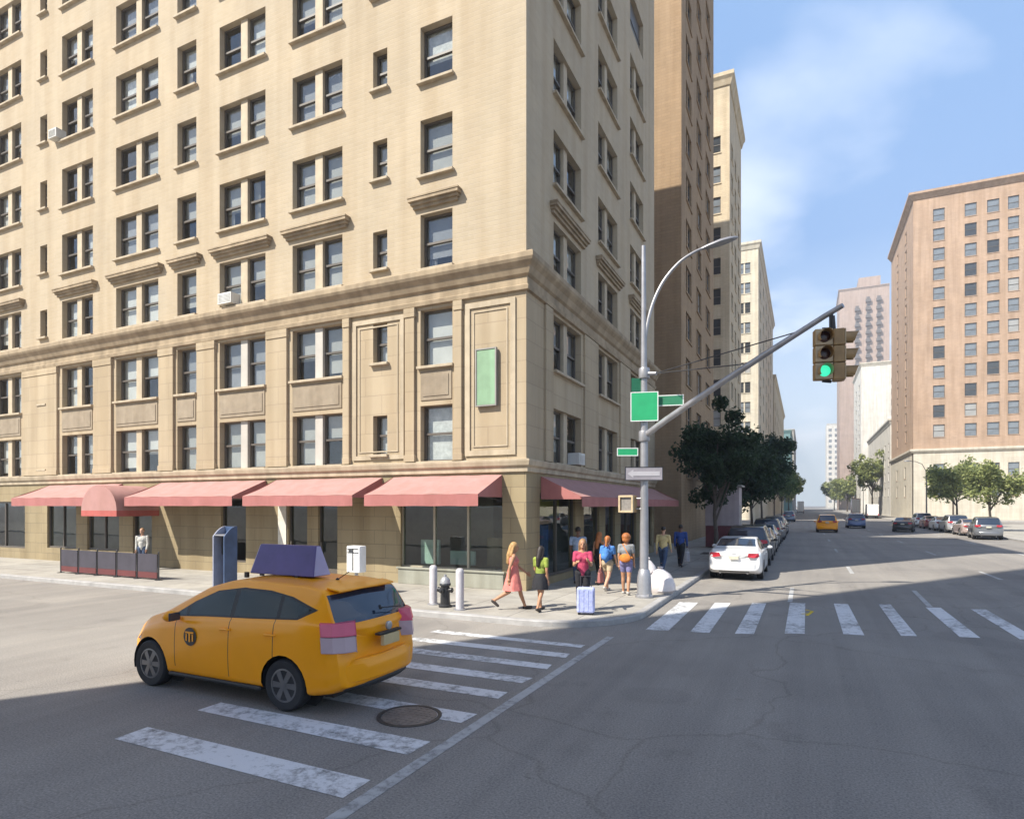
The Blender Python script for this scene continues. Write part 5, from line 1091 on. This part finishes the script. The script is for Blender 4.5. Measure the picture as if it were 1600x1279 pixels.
def tree(label, loc, H, rad, leaf, seed, nleaf=5200, ls=.15, trunk=.11, crown0=.32, pit=True, group='street trees along the avenue', cat='tree', nm='street_tree'):
    rnd = random.Random(seed); t = thing(nm, label, cat, loc, 0, group); tk = MB(); tips = []
    h0 = H * crown0; tk.tube([(0, 0, -.05), (.02, .0, h0 * .5), (rnd.uniform(-.1, .1), rnd.uniform(-.1, .1), h0), (rnd.uniform(-.2, .2), rnd.uniform(-.2, .2), H * .72)], [trunk * 1.35, trunk, trunk * .85, trunk * .3], 10)
    for k in range(9):
        a = k * 2.4 + rnd.uniform(-.4, .4); z0 = h0 * rnd.uniform(.85, 1.5); r = rad * rnd.uniform(.5, .85); z1 = z0 + (H - z0) * rnd.uniform(.3, .75); p1 = Vector((r * .45 * math.cos(a), r * .45 * math.sin(a), z0 + (z1 - z0) * .55)); p2 = Vector((r * math.cos(a + .2), r * math.sin(a + .2), z1))
        tk.tube([(0, 0, z0), p1, p2], [trunk * .5, trunk * .3, trunk * .1], 6); tips += [p1.lerp(p2, .5), p2]
        for j in range(2):
            p3 = p2.lerp(p1, .3) + Vector((rnd.uniform(-1, 1), rnd.uniform(-1, 1), rnd.uniform(.1, 1))) * rad * .35; tk.tube([p1.lerp(p2, .6), p3], [trunk * .18, trunk * .05], 5); tips.append(p3)
    tk.build('trunk', M['bark'], t, smooth=True)
    lf = MB(); cl = []
    zc = (h0 + H) / 2 + H * .02; hz = (H - h0) / 2 * 1.05
    for p in tips: cl.append((p, rad * rnd.uniform(.22, .36)))
    while len(cl) < 46:
        d = Vector((rnd.gauss(0, 1), rnd.gauss(0, 1), rnd.gauss(0, 1))).normalized(); s = rnd.uniform(.55, 1.0); p = Vector((d.x * rad * s, d.y * rad * s, zc + d.z * hz * s))
        if noise.noise((p.x * .9 / rad * 2 + seed, p.y * 1.8 / rad, p.z * 1.8 / rad)) > -.22: cl.append((p, rad * rnd.uniform(.16, .34)))
    per = nleaf // len(cl)
    for p, r in cl:
        for _ in range(per):
            d = Vector((rnd.gauss(0, 1), rnd.gauss(0, 1), rnd.gauss(0, .8))); d = d.normalized() * r * (rnd.random() ** .45); c = p + d
            n_ = (d.normalized() * .6 + Vector((rnd.gauss(0, 1), rnd.gauss(0, 1), rnd.gauss(0, 1) + .5))).normalized(); u = n_.orthogonal().normalized(); u.rotate(Matrix.Rotation(rnd.random() * 6.28, 3, n_)); w = n_.cross(u); s = ls * rnd.uniform(.6, 1.25)
            lf.add([c - u * s, c - w * s * .5 + n_ * s * .12, c + u * s, c + w * s * .5 + n_ * s * .12], [(0, 1, 2, 3)])
    lf.build('crown', M[leaf], t, fix=False)
    if pit:
        m = MB(); m.box(-.7, .7, -.7, .7, -.02, .012); m.build('tree_pit', M['soil'] if 'soil' in M else M.setdefault('soil', mat('tree_pit_soil', (.07, .055, .04), .95, var=.3, scale=6, bump=.5)), t)
    return t
tree('dark bushy street tree nearest the corner, just behind the white sedan', (-4.15, 33.4, Z0), 7.9, 2.25, 'leafshade', 1, 10500, .13, crown0=.25)
tree('dark street tree second from the corner in the left sidewalk row', (-4.2, 45.5, Z0), 7.8, 2.8, 'leafshade', 2, 9000, .16, crown0=.26)
tree('dark spreading street tree third in the left sidewalk row', (-4.2, 58, Z0), 9.4, 3.1, 'leafshade', 3, 9000, .18, crown0=.26)
tree('dark tall street tree last before the side street on the left', (-4.2, 72, Z0), 11.0, 3.3, 'leafshade', 4, 5600, .2)
tree('lighter green street tree beyond the side street on the left', (-4.6, 113, Z0), 9.5, 3.4, 'leafmid', 5, 4200, .26)
tree('pale green far street tree in front of the blue green building', (-4.6, 150, Z0), 10.5, 4, 'leafsun', 6, 3600, .34)
tree('small pale green tree far up the left sidewalk near the vanishing point', (-4.6, 215, Z0), 12, 5, 'leafsun', 7, 3200, .5, trunk=.16)
tree('bushy yellow green tree on the right sidewalk nearest the grey sport utility car', (16.3, 74, Z0), 7.0, 2.8, 'leafsun', 8, 4200, .19)
tree('yellow green tree on the right sidewalk before the stone base of the orange building', (16.2, 88, Z0), 7.8, 3.1, 'leafsun', 9, 4200, .21)
tree('tallest green tree on the right sidewalk at the corner of the side street', (17.8, 99, Z0), 9.2, 3.4, 'leafsun', 10, 4000, .24)
tree('light green tree in front of the low white building on the right', (16.0, 186, Z0), 17, 4.6, 'leafsun', 11, 4200, .42, trunk=.2)
tree('far pale green tree at the foot of the pink tower', (16.0, 290, Z0), 15, 6, 'leafsun', 12, 3200, .6, trunk=.22)
tree('far green tree left of the foot of the pink tower', (15.5, 400, Z0), 17, 8, 'leafsun', 13, 2600, .9, trunk=.25)
# ------------------------------------------------------------------ people
M['skin'] = mat('light_skin', (.52, .29, .19), .55, var=.06, scale=6); M['skintan'] = mat('tanned_skin', (.40, .205, .115), .55, var=.06, scale=6); M['skindark'] = mat('brown_skin', (.16, .08, .05), .55, var=.06, scale=6)
cloth = lambda n, c: mat(n, c, .85, var=.22, scale=9, bump=.6, bscale=16)
M['eye'] = mat('dark_eye', (.02, .015, .012), .3, var=0)
def capsule(mb, a, ra, b, rb, n=12):
    """closed tapered limb with rounded ends"""
    a, b = Vector(a), Vector(b); d = b - a; L = max(d.length, 1e-5); t = d / L; u = t.orthogonal().normalized(); w = t.cross(u); rows = []
    for k in (1, 2, 3): an = math.pi / 2 * (1 - k / 3); rows.append((a - t * ra * math.sin(an), ra * math.cos(an)))
    for k in (0, 1, 2): an = math.pi / 2 * k / 3; rows.append((b + t * rb * math.sin(an), rb * math.cos(an)))
    vs = [p + (u * math.cos(2 * math.pi * j / n) + w * math.sin(2 * math.pi * j / n)) * r for p, r in rows for j in range(n)]; vs += [a - t * ra, b + t * rb]; e = len(vs)
    fs = [(i * n + j, i * n + (j + 1) % n, (i + 1) * n + (j + 1) % n, (i + 1) * n + j) for i in range(5) for j in range(n)]
    fs += [(e - 2, (j + 1) % n, j) for j in range(n)] + [(e - 1, 5 * n + j, 5 * n + (j + 1) % n) for j in range(n)]; mb.add(vs, fs)
def fuse(mb, name, m, parent, vox=.012, sm=3):
    """weld overlapping closed shapes into one continuous skin"""
    me = mb.mesh(name + '_raw', m); o = bpy.data.objects.new(name + '_raw', me); C.objects.link(o)
    r = o.modifiers.new('r', 'REMESH'); r.mode = 'VOXEL'; r.voxel_size = vox; s = o.modifiers.new('s', 'SMOOTH'); s.factor = .5; s.iterations = sm
    dg = bpy.context.evaluated_depsgraph_get(); ev = o.evaluated_get(dg); me2 = bpy.data.meshes.new_from_object(ev, depsgraph=dg); me2.name = name
    bpy.data.objects.remove(o); bpy.data.meshes.remove(me)
    me2.materials.clear(); me2.materials.append(m); me2.polygons.foreach_set('use_smooth', [True] * len(me2.polygons))
    n = bpy.data.objects.new(name, me2); C.objects.link(n); n.parent = parent; return n
def person(label, loc, rz, H=1.70, fem=True, skin='skin', hair=('brown', 'long'), top=None, bottom=None, shoes='shoe', legs=((18, 8), (-16, 22)), arms=((-18, 12), (20, 22)), lean=2, group=None, turn=0, sleeves=.0, armout=5):
    """x forward, y to the left. legs/arms: (swing from vertical in degrees, bend) for left then right"""
    t = thing('person', label, 'person', loc, rz, group); k = H / 1.70; V = Vector
    def rot(v, a): a = R_(a); return V((v.x * math.cos(a) - v.z * math.sin(a), v.y, v.x * math.sin(a) + v.z * math.cos(a)))
    hipw, shw = (.088, .165) if fem else (.085, .19)
    th, sh = .40, .40
    hz = 0; J = {}
    for s, (sw, bd), nm in ((1, legs[0], 'L'), (-1, legs[1], 'R')):
        d1 = V((math.sin(R_(sw)), 0, -math.cos(R_(sw)))); d2 = V((math.sin(R_(sw - bd)), 0, -math.cos(R_(sw - bd))))
        J['h' + nm] = V((0, s * hipw, 0)); J['k' + nm] = J['h' + nm] + d1 * th; J['a' + nm] = J['k' + nm] + d2 * sh; J['d' + nm] = sw - bd
    low = min(J['aL'].z, J['aR'].z); pz = -low + .075
    for q in list(J):
        if isinstance(J[q], Vector): J[q] = J[q] + V((0, 0, pz))
    up = lambda z, x=0: V((x + math.sin(R_(lean)) * z, 0, pz + z))
    chest = up(.36); neck = up(.50); head = up(.655, .012)
    b = MB()
    # trunk
    b.ell(up(.02), (.105, .155 if fem else .145, .11), 16, 12); capsule(b, up(.05), .112 if not fem else .108, up(.20), .098 if fem else .112, 14)
    b.ell(up(.33), (.105, .15 if fem else .172, .16), 16, 12); b.ell(up(.14), (.095, .125 if fem else .14, .14), 16, 12)
    for s in (1, -1):
        capsule(b, up(.455) + V((0, s * .05, .01)), .055, up(.44) + V((0, s * shw, 0)), .052)
        if fem: b.ell(up(.34, .075) + V((0, s * .065, 0)), (.05, .055, .055), 10, 8)
        b.ell(up(-.02, -.045) + V((0, s * .07, 0)), (.085, .075, .09), 12, 8)
    capsule(b, up(.44), .058, up(.575), .048)
    # legs and feet
    for nm, s in (('L', 1), ('R', -1)):
        capsule(b, J['h' + nm], .088, J['k' + nm], .054); mid = J['k' + nm].lerp(J['a' + nm], .3) + V((-.012, 0, 0)); capsule(b, J['k' + nm], .052, mid, .053); capsule(b, mid, .052, J['a' + nm], .034)
        d = J['d' + nm]; f = rot(V((1, 0, 0)), -max(-45, min(25, -d if d < 0 else -d * .4)) * -1 if False else (d if d < 0 else d * .3))
        heel = J['a' + nm] + rot(V((-.03, 0, -.03)), d * .5); toe = J['a' + nm] + rot(V((.15, 0, -.045)), d * .7 if d < 0 else d * .3); J['heel' + nm], J['toe' + nm] = heel, toe
        capsule(b, heel, .038, toe, .028)
    # arms and hands
    A = {}
    for nm, s, (sw, bd) in (('L', 1, arms[0]), ('R', -1, arms[1])):
        S = up(.445) + V((0, s * (shw + .005), 0)); d1 = V((math.sin(R_(sw)), s * math.sin(R_(armout)), -math.cos(R_(sw)))).normalized(); E_ = S + d1 * .275
        d2 = V((math.sin(R_(sw + bd)), -s * math.sin(R_(armout)) * (.3 if bd < 60 else 3), -math.cos(R_(sw + bd)))).normalized(); Wr = E_ + d2 * .245
        capsule(b, S, .046, E_, .036); capsule(b, E_, .037, Wr, .025); A[nm] = (S, E_, Wr, d2)
        pal = Wr + d2 * .055; side = V((1, 0, 0)) - d2 * d2.x; side = side.normalized() if side.length > .1 else V((0, 0, 1)); nrm = d2.cross(side)
        b.ell(Wr + d2 * .05, (.04, .036, .036), 10, 8); 
        for f_, (o, ln) in enumerate(((.030, .062), (.010, .072), (-.010, .068), (-.029, .052))):
            r0 = Wr + d2 * .08 + side * o; kn = r0 + d2 * ln * .55 + nrm * .004; capsule(b, r0, .0105, kn, .010, 8); capsule(b, kn, .010, kn + (d2 * .8 - nrm * s * .55).normalized() * ln * .5, .009, 8)
        tb = Wr + d2 * .03 + side * .028; capsule(b, tb, .012, tb + (side * .8 + d2 * .7).normalized() * .04, .0105, 8); capsule(b, tb + (side * .8 + d2 * .7).normalized() * .04, .0105, tb + (side * .75 + d2 * 1.5).normalized() * .07, .009, 8)
    # head with jaw, nose and ears
    hr = Matrix.Rotation(R_(turn), 3, 'Z'); hp = lambda x, y, z: head + hr @ V((x, y, z))
    b.ell(head + V((0, 0, .03)), (.092, .074, .095), 18, 14); b.ell(hp(.022, 0, -.045), (.062, .056, .068), 14, 10); capsule(b, hp(.088, 0, .015), .010, hp(.102, 0, -.02), .015, 8)
    for s in (1, -1): b.ell(hp(-.005, s * .076, -.005), (.022, .010, .032), 10, 8)
    b.ell(hp(.082, 0, -.058), (.012, .026, .010), 8, 6)
    for o in (b,): o.v = [(x * k, y * k, z * k) for x, y, z in o.v]
    fuse(b, 'body', M[skin], t, .0095)
    K = lambda v: v * k
    def part(nm, m, caps=(), ells=(), vox=.012, sm=4):
        q = MB()
        for a, ra, c, rb in caps: capsule(q, a * k, ra * k, c * k, rb * k, 14)
        for c, r in ells: q.ell(c * k, tuple(x * k for x in r), 16, 12)
        return fuse(q, nm, M[m], t, vox, sm)
    # eyes
    e = MB()
    for s in (1, -1): e.ell(hp(.080, s * .031, .014) * k, (.008, .012, .008), 8, 6)
    e.build('eyes', M['eye'], t, smooth=True)
    hm, hs = hair; ce = [(hp(-.018, 0, .048), (.098, .088, .092)), (hp(-.045, 0, .01), (.068, .08, .085))]; cc = []
    if hs == 'long':
        cc = [(hp(-.06, 0, .02), .075, up(.47, -.105), .072), (up(.47, -.105), .07, up(.30, -.125), .05)] + [(hp(-.02, s * .068, .02), .032, up(.47, -.06) + V((0, s * .075, 0)), .03) for s in (1, -1)]
    elif hs == 'bun': ce.append((hp(-.05, 0, .14), (.05, .05, .045)))
    elif hs == 'full': ce = [(hp(-.02, 0, .04), (.125, .125, .12)), (hp(-.06, 0, -.03), (.08, .105, .09))]
    elif hs == 'tail': cc = [(hp(-.09, 0, .04), .04, up(.50, -.13), .03)]; 
    if hs == 'short': ce = [(hp(-.016, 0, .05), (.095, .082, .085))]
    part('hair', hm, cc, ce, .011, 3)
    inf = .014
    torso_e = [(up(.33), (.105 + inf, (.15 if fem else .172) + inf, .155)), (up(.15), (.10 + inf, (.125 if fem else .14) + inf, .15))]
    torso_c = [(up(.02), .118 + inf * .5, up(.20), .104 + inf if fem else .118 + inf)] + [(up(.45) + V((0, s * .05, 0)), .055 + inf * .6, up(.44) + V((0, s * (shw - .02), 0)), .052 + inf * .6) for s in (1, -1)]
    if fem: torso_e += [(up(.34, .078) + V((0, s * .065, 0)), (.058, .063, .063)) for s in (1, -1)]
    if top:
        tm, kind = top
        c = list(torso_c)
        if kind == 'tank': c = c[:1] + [(up(.42) + V((0, s * .07, 0)), .04, up(.475) + V((0, s * .085, 0)), .034) for s in (1, -1)]
        if kind in ('tee', 'long'):
            for nm in 'LR':
                S, E_, Wr, d2 = A[nm]; c.append((S, .06, S.lerp(E_, .62), .053))
                if kind == 'long': c += [(S.lerp(E_, .62), .053, E_, .048), (E_, .048, E_.lerp(Wr, .93), .036)]
        part('shirt' if kind != 'dress' else 'dress', tm, c, torso_e)
    if bottom:
        bmn, kind = bottom
        if kind in ('skirt', 'dress'):
            m = MB(); n = 28; rows = []
            z1 = .10 if kind == 'skirt' else .16; z0 = -.30 if kind == 'skirt' else -.36
            prof = [(z1, .125, .14), (.02, .15, .172), (-.1, .175, .195), (z0, .20 if kind == 'skirt' else .235, .215 if kind == 'skirt' else .25), (z0 + .004, .185, .2), (-.08, .15, .17), (z1 - .01, .10, .11)]
            vs = []
            for q, (z, rx, ry) in enumerate(prof):
                for j in range(n):
                    a = 2 * math.pi * j / n; w = 1 + (.05 * math.sin(a * 7) if 2 <= q <= 4 else 0); c = up(z) * k; vs.append((c.x + rx * w * k * math.cos(a), c.y + ry * w * k * math.sin(a), c.z))
            m.add(vs, [(i * n + j, i * n + (j + 1) % n, (i + 1) * n + (j + 1) % n, (i + 1) * n + j) for i in range(len(prof) - 1) for j in range(n)] + [(6 * n + j, 6 * n + (j + 1) % n, (j + 1) % n, j) for j in range(n)])
            m.build('skirt', M[bmn], t, smooth=70)
        else:
            c = []; el = [(up(.02), (.12, .168 if fem else .158, .12))] + [(up(-.02, -.045) + V((0, s * .07, 0)), (.093, .083, .098)) for s in (1, -1)]
            for nm in 'LR':
                h_, kn, an = J['h' + nm], J['k' + nm], J['a' + nm]
                if kind == 'shorts': c.append((h_, .100, h_.lerp(kn, .55), .082))
                else: c += [(h_, .100, kn, .068), (kn, .068, kn.lerp(an, .93), .052)]
            part('shorts' if kind == 'shorts' else 'trousers', bmn, c, el)
    for nm in 'LR':
        he, to = J['heel' + nm], J['toe' + nm]; part('shoe', shoes, [(he + V((0, 0, -.006)), .042, to, .034)], [], .01, 2)
    return t, A, J, up, k
M['shoe'] = mat('dark_shoe', (.05, .04, .035), .6, var=.2); M['shoelt'] = mat('pale_shoe', (.5, .47, .43), .6, var=.1)
for n_, c_ in dict(blond=(.40, .235, .09), brown=(.10, .05, .025), darkhair=(.022, .014, .011), ginger=(.34, .115, .03), sandy=(.30, .17, .075)).items(): M[n_] = mat(n_ + '_hair', c_, .55, var=.3, scale=14, bump=.3, bscale=60)
for n_, c_ in dict(pinkcl=(.66, .20, .17), limecl=(.24, .30, .05), blackcl=(.016, .016, .02), magenta=(.40, .045, .10), bluecl=(.06, .19, .48), greycl=(.22, .23, .24), orangecl=(.55, .18, .03), violetcl=(.17, .16, .30), paleblue=(.30, .38, .52), yellowcl=(.58, .46, .22), denim=(.05, .08, .15), darkblue=(.03, .07, .26), khaki=(.40, .31, .2), creamcl=(.52, .51, .47), lavcl=(.36, .40, .66)).items(): M[n_] = cloth(n_ + '_cloth', c_)
D = R_
def bag(name, label, cat, loc, rz, w, d, h, m, strap=None, rounded=.03):
    t = thing(name, label, cat, loc, rz); q = MB(); q.hexa([(-w / 2, -d / 2, 0), (w / 2, -d / 2, 0), (w / 2, d / 2, 0), (-w / 2, d / 2, 0), (-w / 2 * .9, -d / 2 * .6, h), (w / 2 * .9, -d / 2 * .6, h), (w / 2 * .9, d / 2 * .6, h), (-w / 2 * .9, d / 2 * .6, h)]); q.build('body', M[m], t, bevel=rounded)
    s = MB(); sh = strap or .16
    for y in (-d * .2, d * .2): s.tube([(-w * .3, y, h - .01), (-w * .22, y * .6, h + sh * .7), (0, y * .3, h + sh), (w * .22, y * .6, h + sh * .7), (w * .3, y, h - .01)], .009, 6)
    s.build('handle', M[m], t, smooth=True); return t
def at_hand(P, nm):
    t, A, J, up, k = P; S, E_, Wr, d2 = A[nm]; p = (Wr + d2 * .1) * k; a = t.rotation_euler[2]; return (t.location.x + p.x * math.cos(a) - p.y * math.sin(a), t.location.y + p.x * math.sin(a) + p.y * math.cos(a), t.location.z + p.z)
person('woman with long blond hair in a sleeveless pink dress striding along the sunlit corner', (-6.3, 13.35, Z0), D(25), 1.70, True, 'skintan', ('blond', 'long'), ('pinkcl', 'tank'), ('pinkcl', 'dress'), 'shoe', ((24, 6), (-14, 46)), ((22, 30), (-20, 16)))
P = person('woman with long dark hair in a lime top and black skirt beside the building corner', (-5.62, 13.42, Z0), D(80), 1.58, True, 'skintan', ('darkhair', 'long'), ('limecl', 'tee'), ('blackcl', 'skirt'), 'shoe', ((14, 6), (-12, 16)), ((8, 40), (-6, 20)))
P = person('person with sandy hair in a magenta top, arms folded, standing over a pale blue suitcase', (-4.72, 13.85, Z0), D(-72), 1.74, True, 'skintan', ('sandy', 'long'), ('magenta', 'tee'), ('blackcl', 'trousers'), 'shoe', ((3, 2), (-4, 2)), ((22, 95), (18, 92)))
t = thing('suitcase', 'pale blue upright suitcase in front of the person in the magenta top', 'suitcase', (-4.50, 13.42, Z0), D(15))
m = MB(); m.box(-.20, .20, -.12, .12, .05, .62); m.build('shell', M['lavcl'], t, bevel=.04); m = MB()
for k_ in range(4): m.box(-.15 + k_ * .1 - .012, -.15 + k_ * .1 + .012, -.127, -.115, .1, .57)
m.build('rib', M['lavcl'], t)
m = MB(); m.tube([(-.12, .08, .6), (-.12, .08, .86), (.12, .08, .86), (.12, .08, .6)], .011, 8); m.build('handle', M['darkmetal'], t, smooth=True)
for x in (-.15, .15):
    m = MB(); m.lathe([(.03, -.015), (.03, .015)], (x, -.07, .03), 12, 'y'); m.lathe([(.03, -.015), (.03, .015)], (x, .07, .03), 12, 'y'); m.build('wheel', M['black'], t, smooth=True)
P = person('woman with ginger hair, blue top and pale shorts walking away with a backpack', (-5.15, 17.3, Z0), D(85), 1.68, True, 'skin', ('ginger', 'tail'), ('bluecl', 'tee'), ('khaki', 'shorts'), 'shoelt', ((20, 6), (-18, 30)), ((-14, 12), (18, 18)))
tP, A, J, up, k = P
bp = thing('backpack', 'bright blue backpack on the ginger woman in pale shorts', 'backpack', tP.location, tP.rotation_euler[2])
q = MB(); q.ell(up(.26, -.185) * k, (.085, .13, .19), 16, 12); q.ell(up(.19, -.25) * k, (.05, .10, .09), 12, 10); fuse(q, 'pack', M['bluecl'], bp, .012, 3)
q = MB()
for s in (1, -1): q.tube([up(.42, -.13) * k + Vector((0, s * .08, 0)), up(.51, -.02) * k + Vector((0, s * .085, .015)), up(.42, .115) * k + Vector((0, s * .095, 0)), up(.25, .135) * k + Vector((0, s * .12, 0)), up(.14, -.02) * k + Vector((0, s * .165, 0)), up(.12, -.14) * k + Vector((0, s * .1, 0))], .014, 8)
q.build('strap', M['darkblue'], bp, smooth=True)
x, y, z = at_hand(P, 'L'); bag('handbag', 'small red bag hanging from the hand of the woman with the blue backpack', 'bag', (x, y, z - .42), D(80), .26, .12, .3, 'awnv', .13)
P = person('woman with full ginger hair in a grey tee and violet shorts near the corner pole', (-4.52, 17.0, Z0), D(95), 1.74, True, 'skintan', ('ginger', 'full'), ('greycl', 'tee'), ('violetcl', 'shorts'), 'shoelt', ((8, 4), (-8, 12)), ((-8, 14), (10, 20)))
tP, A, J, up, k = P; bg_ = thing('shoulder_bag', 'orange bag slung low across the back of the woman in the grey tee', 'bag', tP.location, tP.rotation_euler[2])
q = MB(); q.ell(up(.13, -.18) * k, (.06, .17, .12), 16, 12); fuse(q, 'pouch', M['orangecl'], bg_, .012, 3)
q = MB(); q.tube([up(.16, -.17) * k + Vector((0, -.14, 0)), up(.3, -.14) * k + Vector((0, -.04, 0)), up(.47, -.06) * k + Vector((0, .09, .03)), up(.40, .125) * k + Vector((0, .03, 0)), up(.2, .125) * k + Vector((0, -.1, 0)), up(.12, -.1) * k + Vector((0, -.19, 0))], .012, 8); q.build('strap', M['orangecl'], bg_, smooth=True)
person('tall man in a pale blue shirt standing by the shaded shop front', (-6.5, 18.6, Z0), D(100), 1.86, False, 'skindark', ('darkhair', 'short'), ('paleblue', 'tee'), ('denim', 'trousers'), 'shoe', ((6, 3), (-6, 6)), ((-5, 14), (5, 18)))
person('woman with ginger hair in a black tank top under the red awning', (-5.85, 18.75, Z0), D(70), 1.70, True, 'skintan', ('ginger', 'long'), ('blackcl', 'tank'), ('blackcl', 'trousers'), 'shoe', ((10, 4), (-10, 14)), ((-10, 16), (12, 20)))
person('person in a pale yellow shirt and jeans walking away just right of the corner pole', (-4.7, 22.9, Z0), D(85), 1.78, False, 'skin', ('darkhair', 'short'), ('yellowcl', 'long'), ('denim', 'trousers'), 'shoe', ((16, 5), (-16, 22)), ((-14, 14), (14, 22)))
P = person('man in a blue jacket and dark trousers carrying a white bag along the shaded sidewalk', (-4.55, 25.6, Z0), D(88), 1.78, False, 'skindark', ('darkhair', 'short'), ('darkblue', 'long'), ('blackcl', 'trousers'), 'shoe', ((14, 4), (-14, 20)), ((-8, 12), (8, 16)))
x, y, z = at_hand(P, 'R'); bag('shopping_bag', 'white carrier bag in the hand of the man in the blue jacket', 'bag', (x, y, z - .56), D(80), .34, .16, .42, 'sack', .15, .02)
person('person in a cream shirt standing in the doorway under the entrance canopy', (-23.0, 15.35, Z0), D(-60), 1.66, False, 'skin', ('sandy', 'short'), ('creamcl', 'long'), ('denim', 'trousers'), 'shoe', ((3, 2), (-3, 3)), ((4, 20), (-2, 16)))

# ------------------------------------------------------------------ summer haze in the street
hz = MB(); hz.box(-500, 500, -120, 1400, -1.0, 139.0)
hm_ = bpy.data.materials.new('haze_air'); hm_.use_nodes = True; ht = hm_.node_tree; ht.nodes.clear()
ho = ht.nodes.new('ShaderNodeOutputMaterial'); hv = ht.nodes.new('ShaderNodeVolumePrincipled'); hv.inputs['Color'].default_value = (.93, .96, 1.0, 1); hv.inputs['Density'].default_value = .00085; hv.inputs['Anisotropy'].default_value = .2
ht.links.new(hv.outputs[0], ho.inputs['Volume'])
o = hz.build('haze', hm_); o['kind'] = 'stuff'
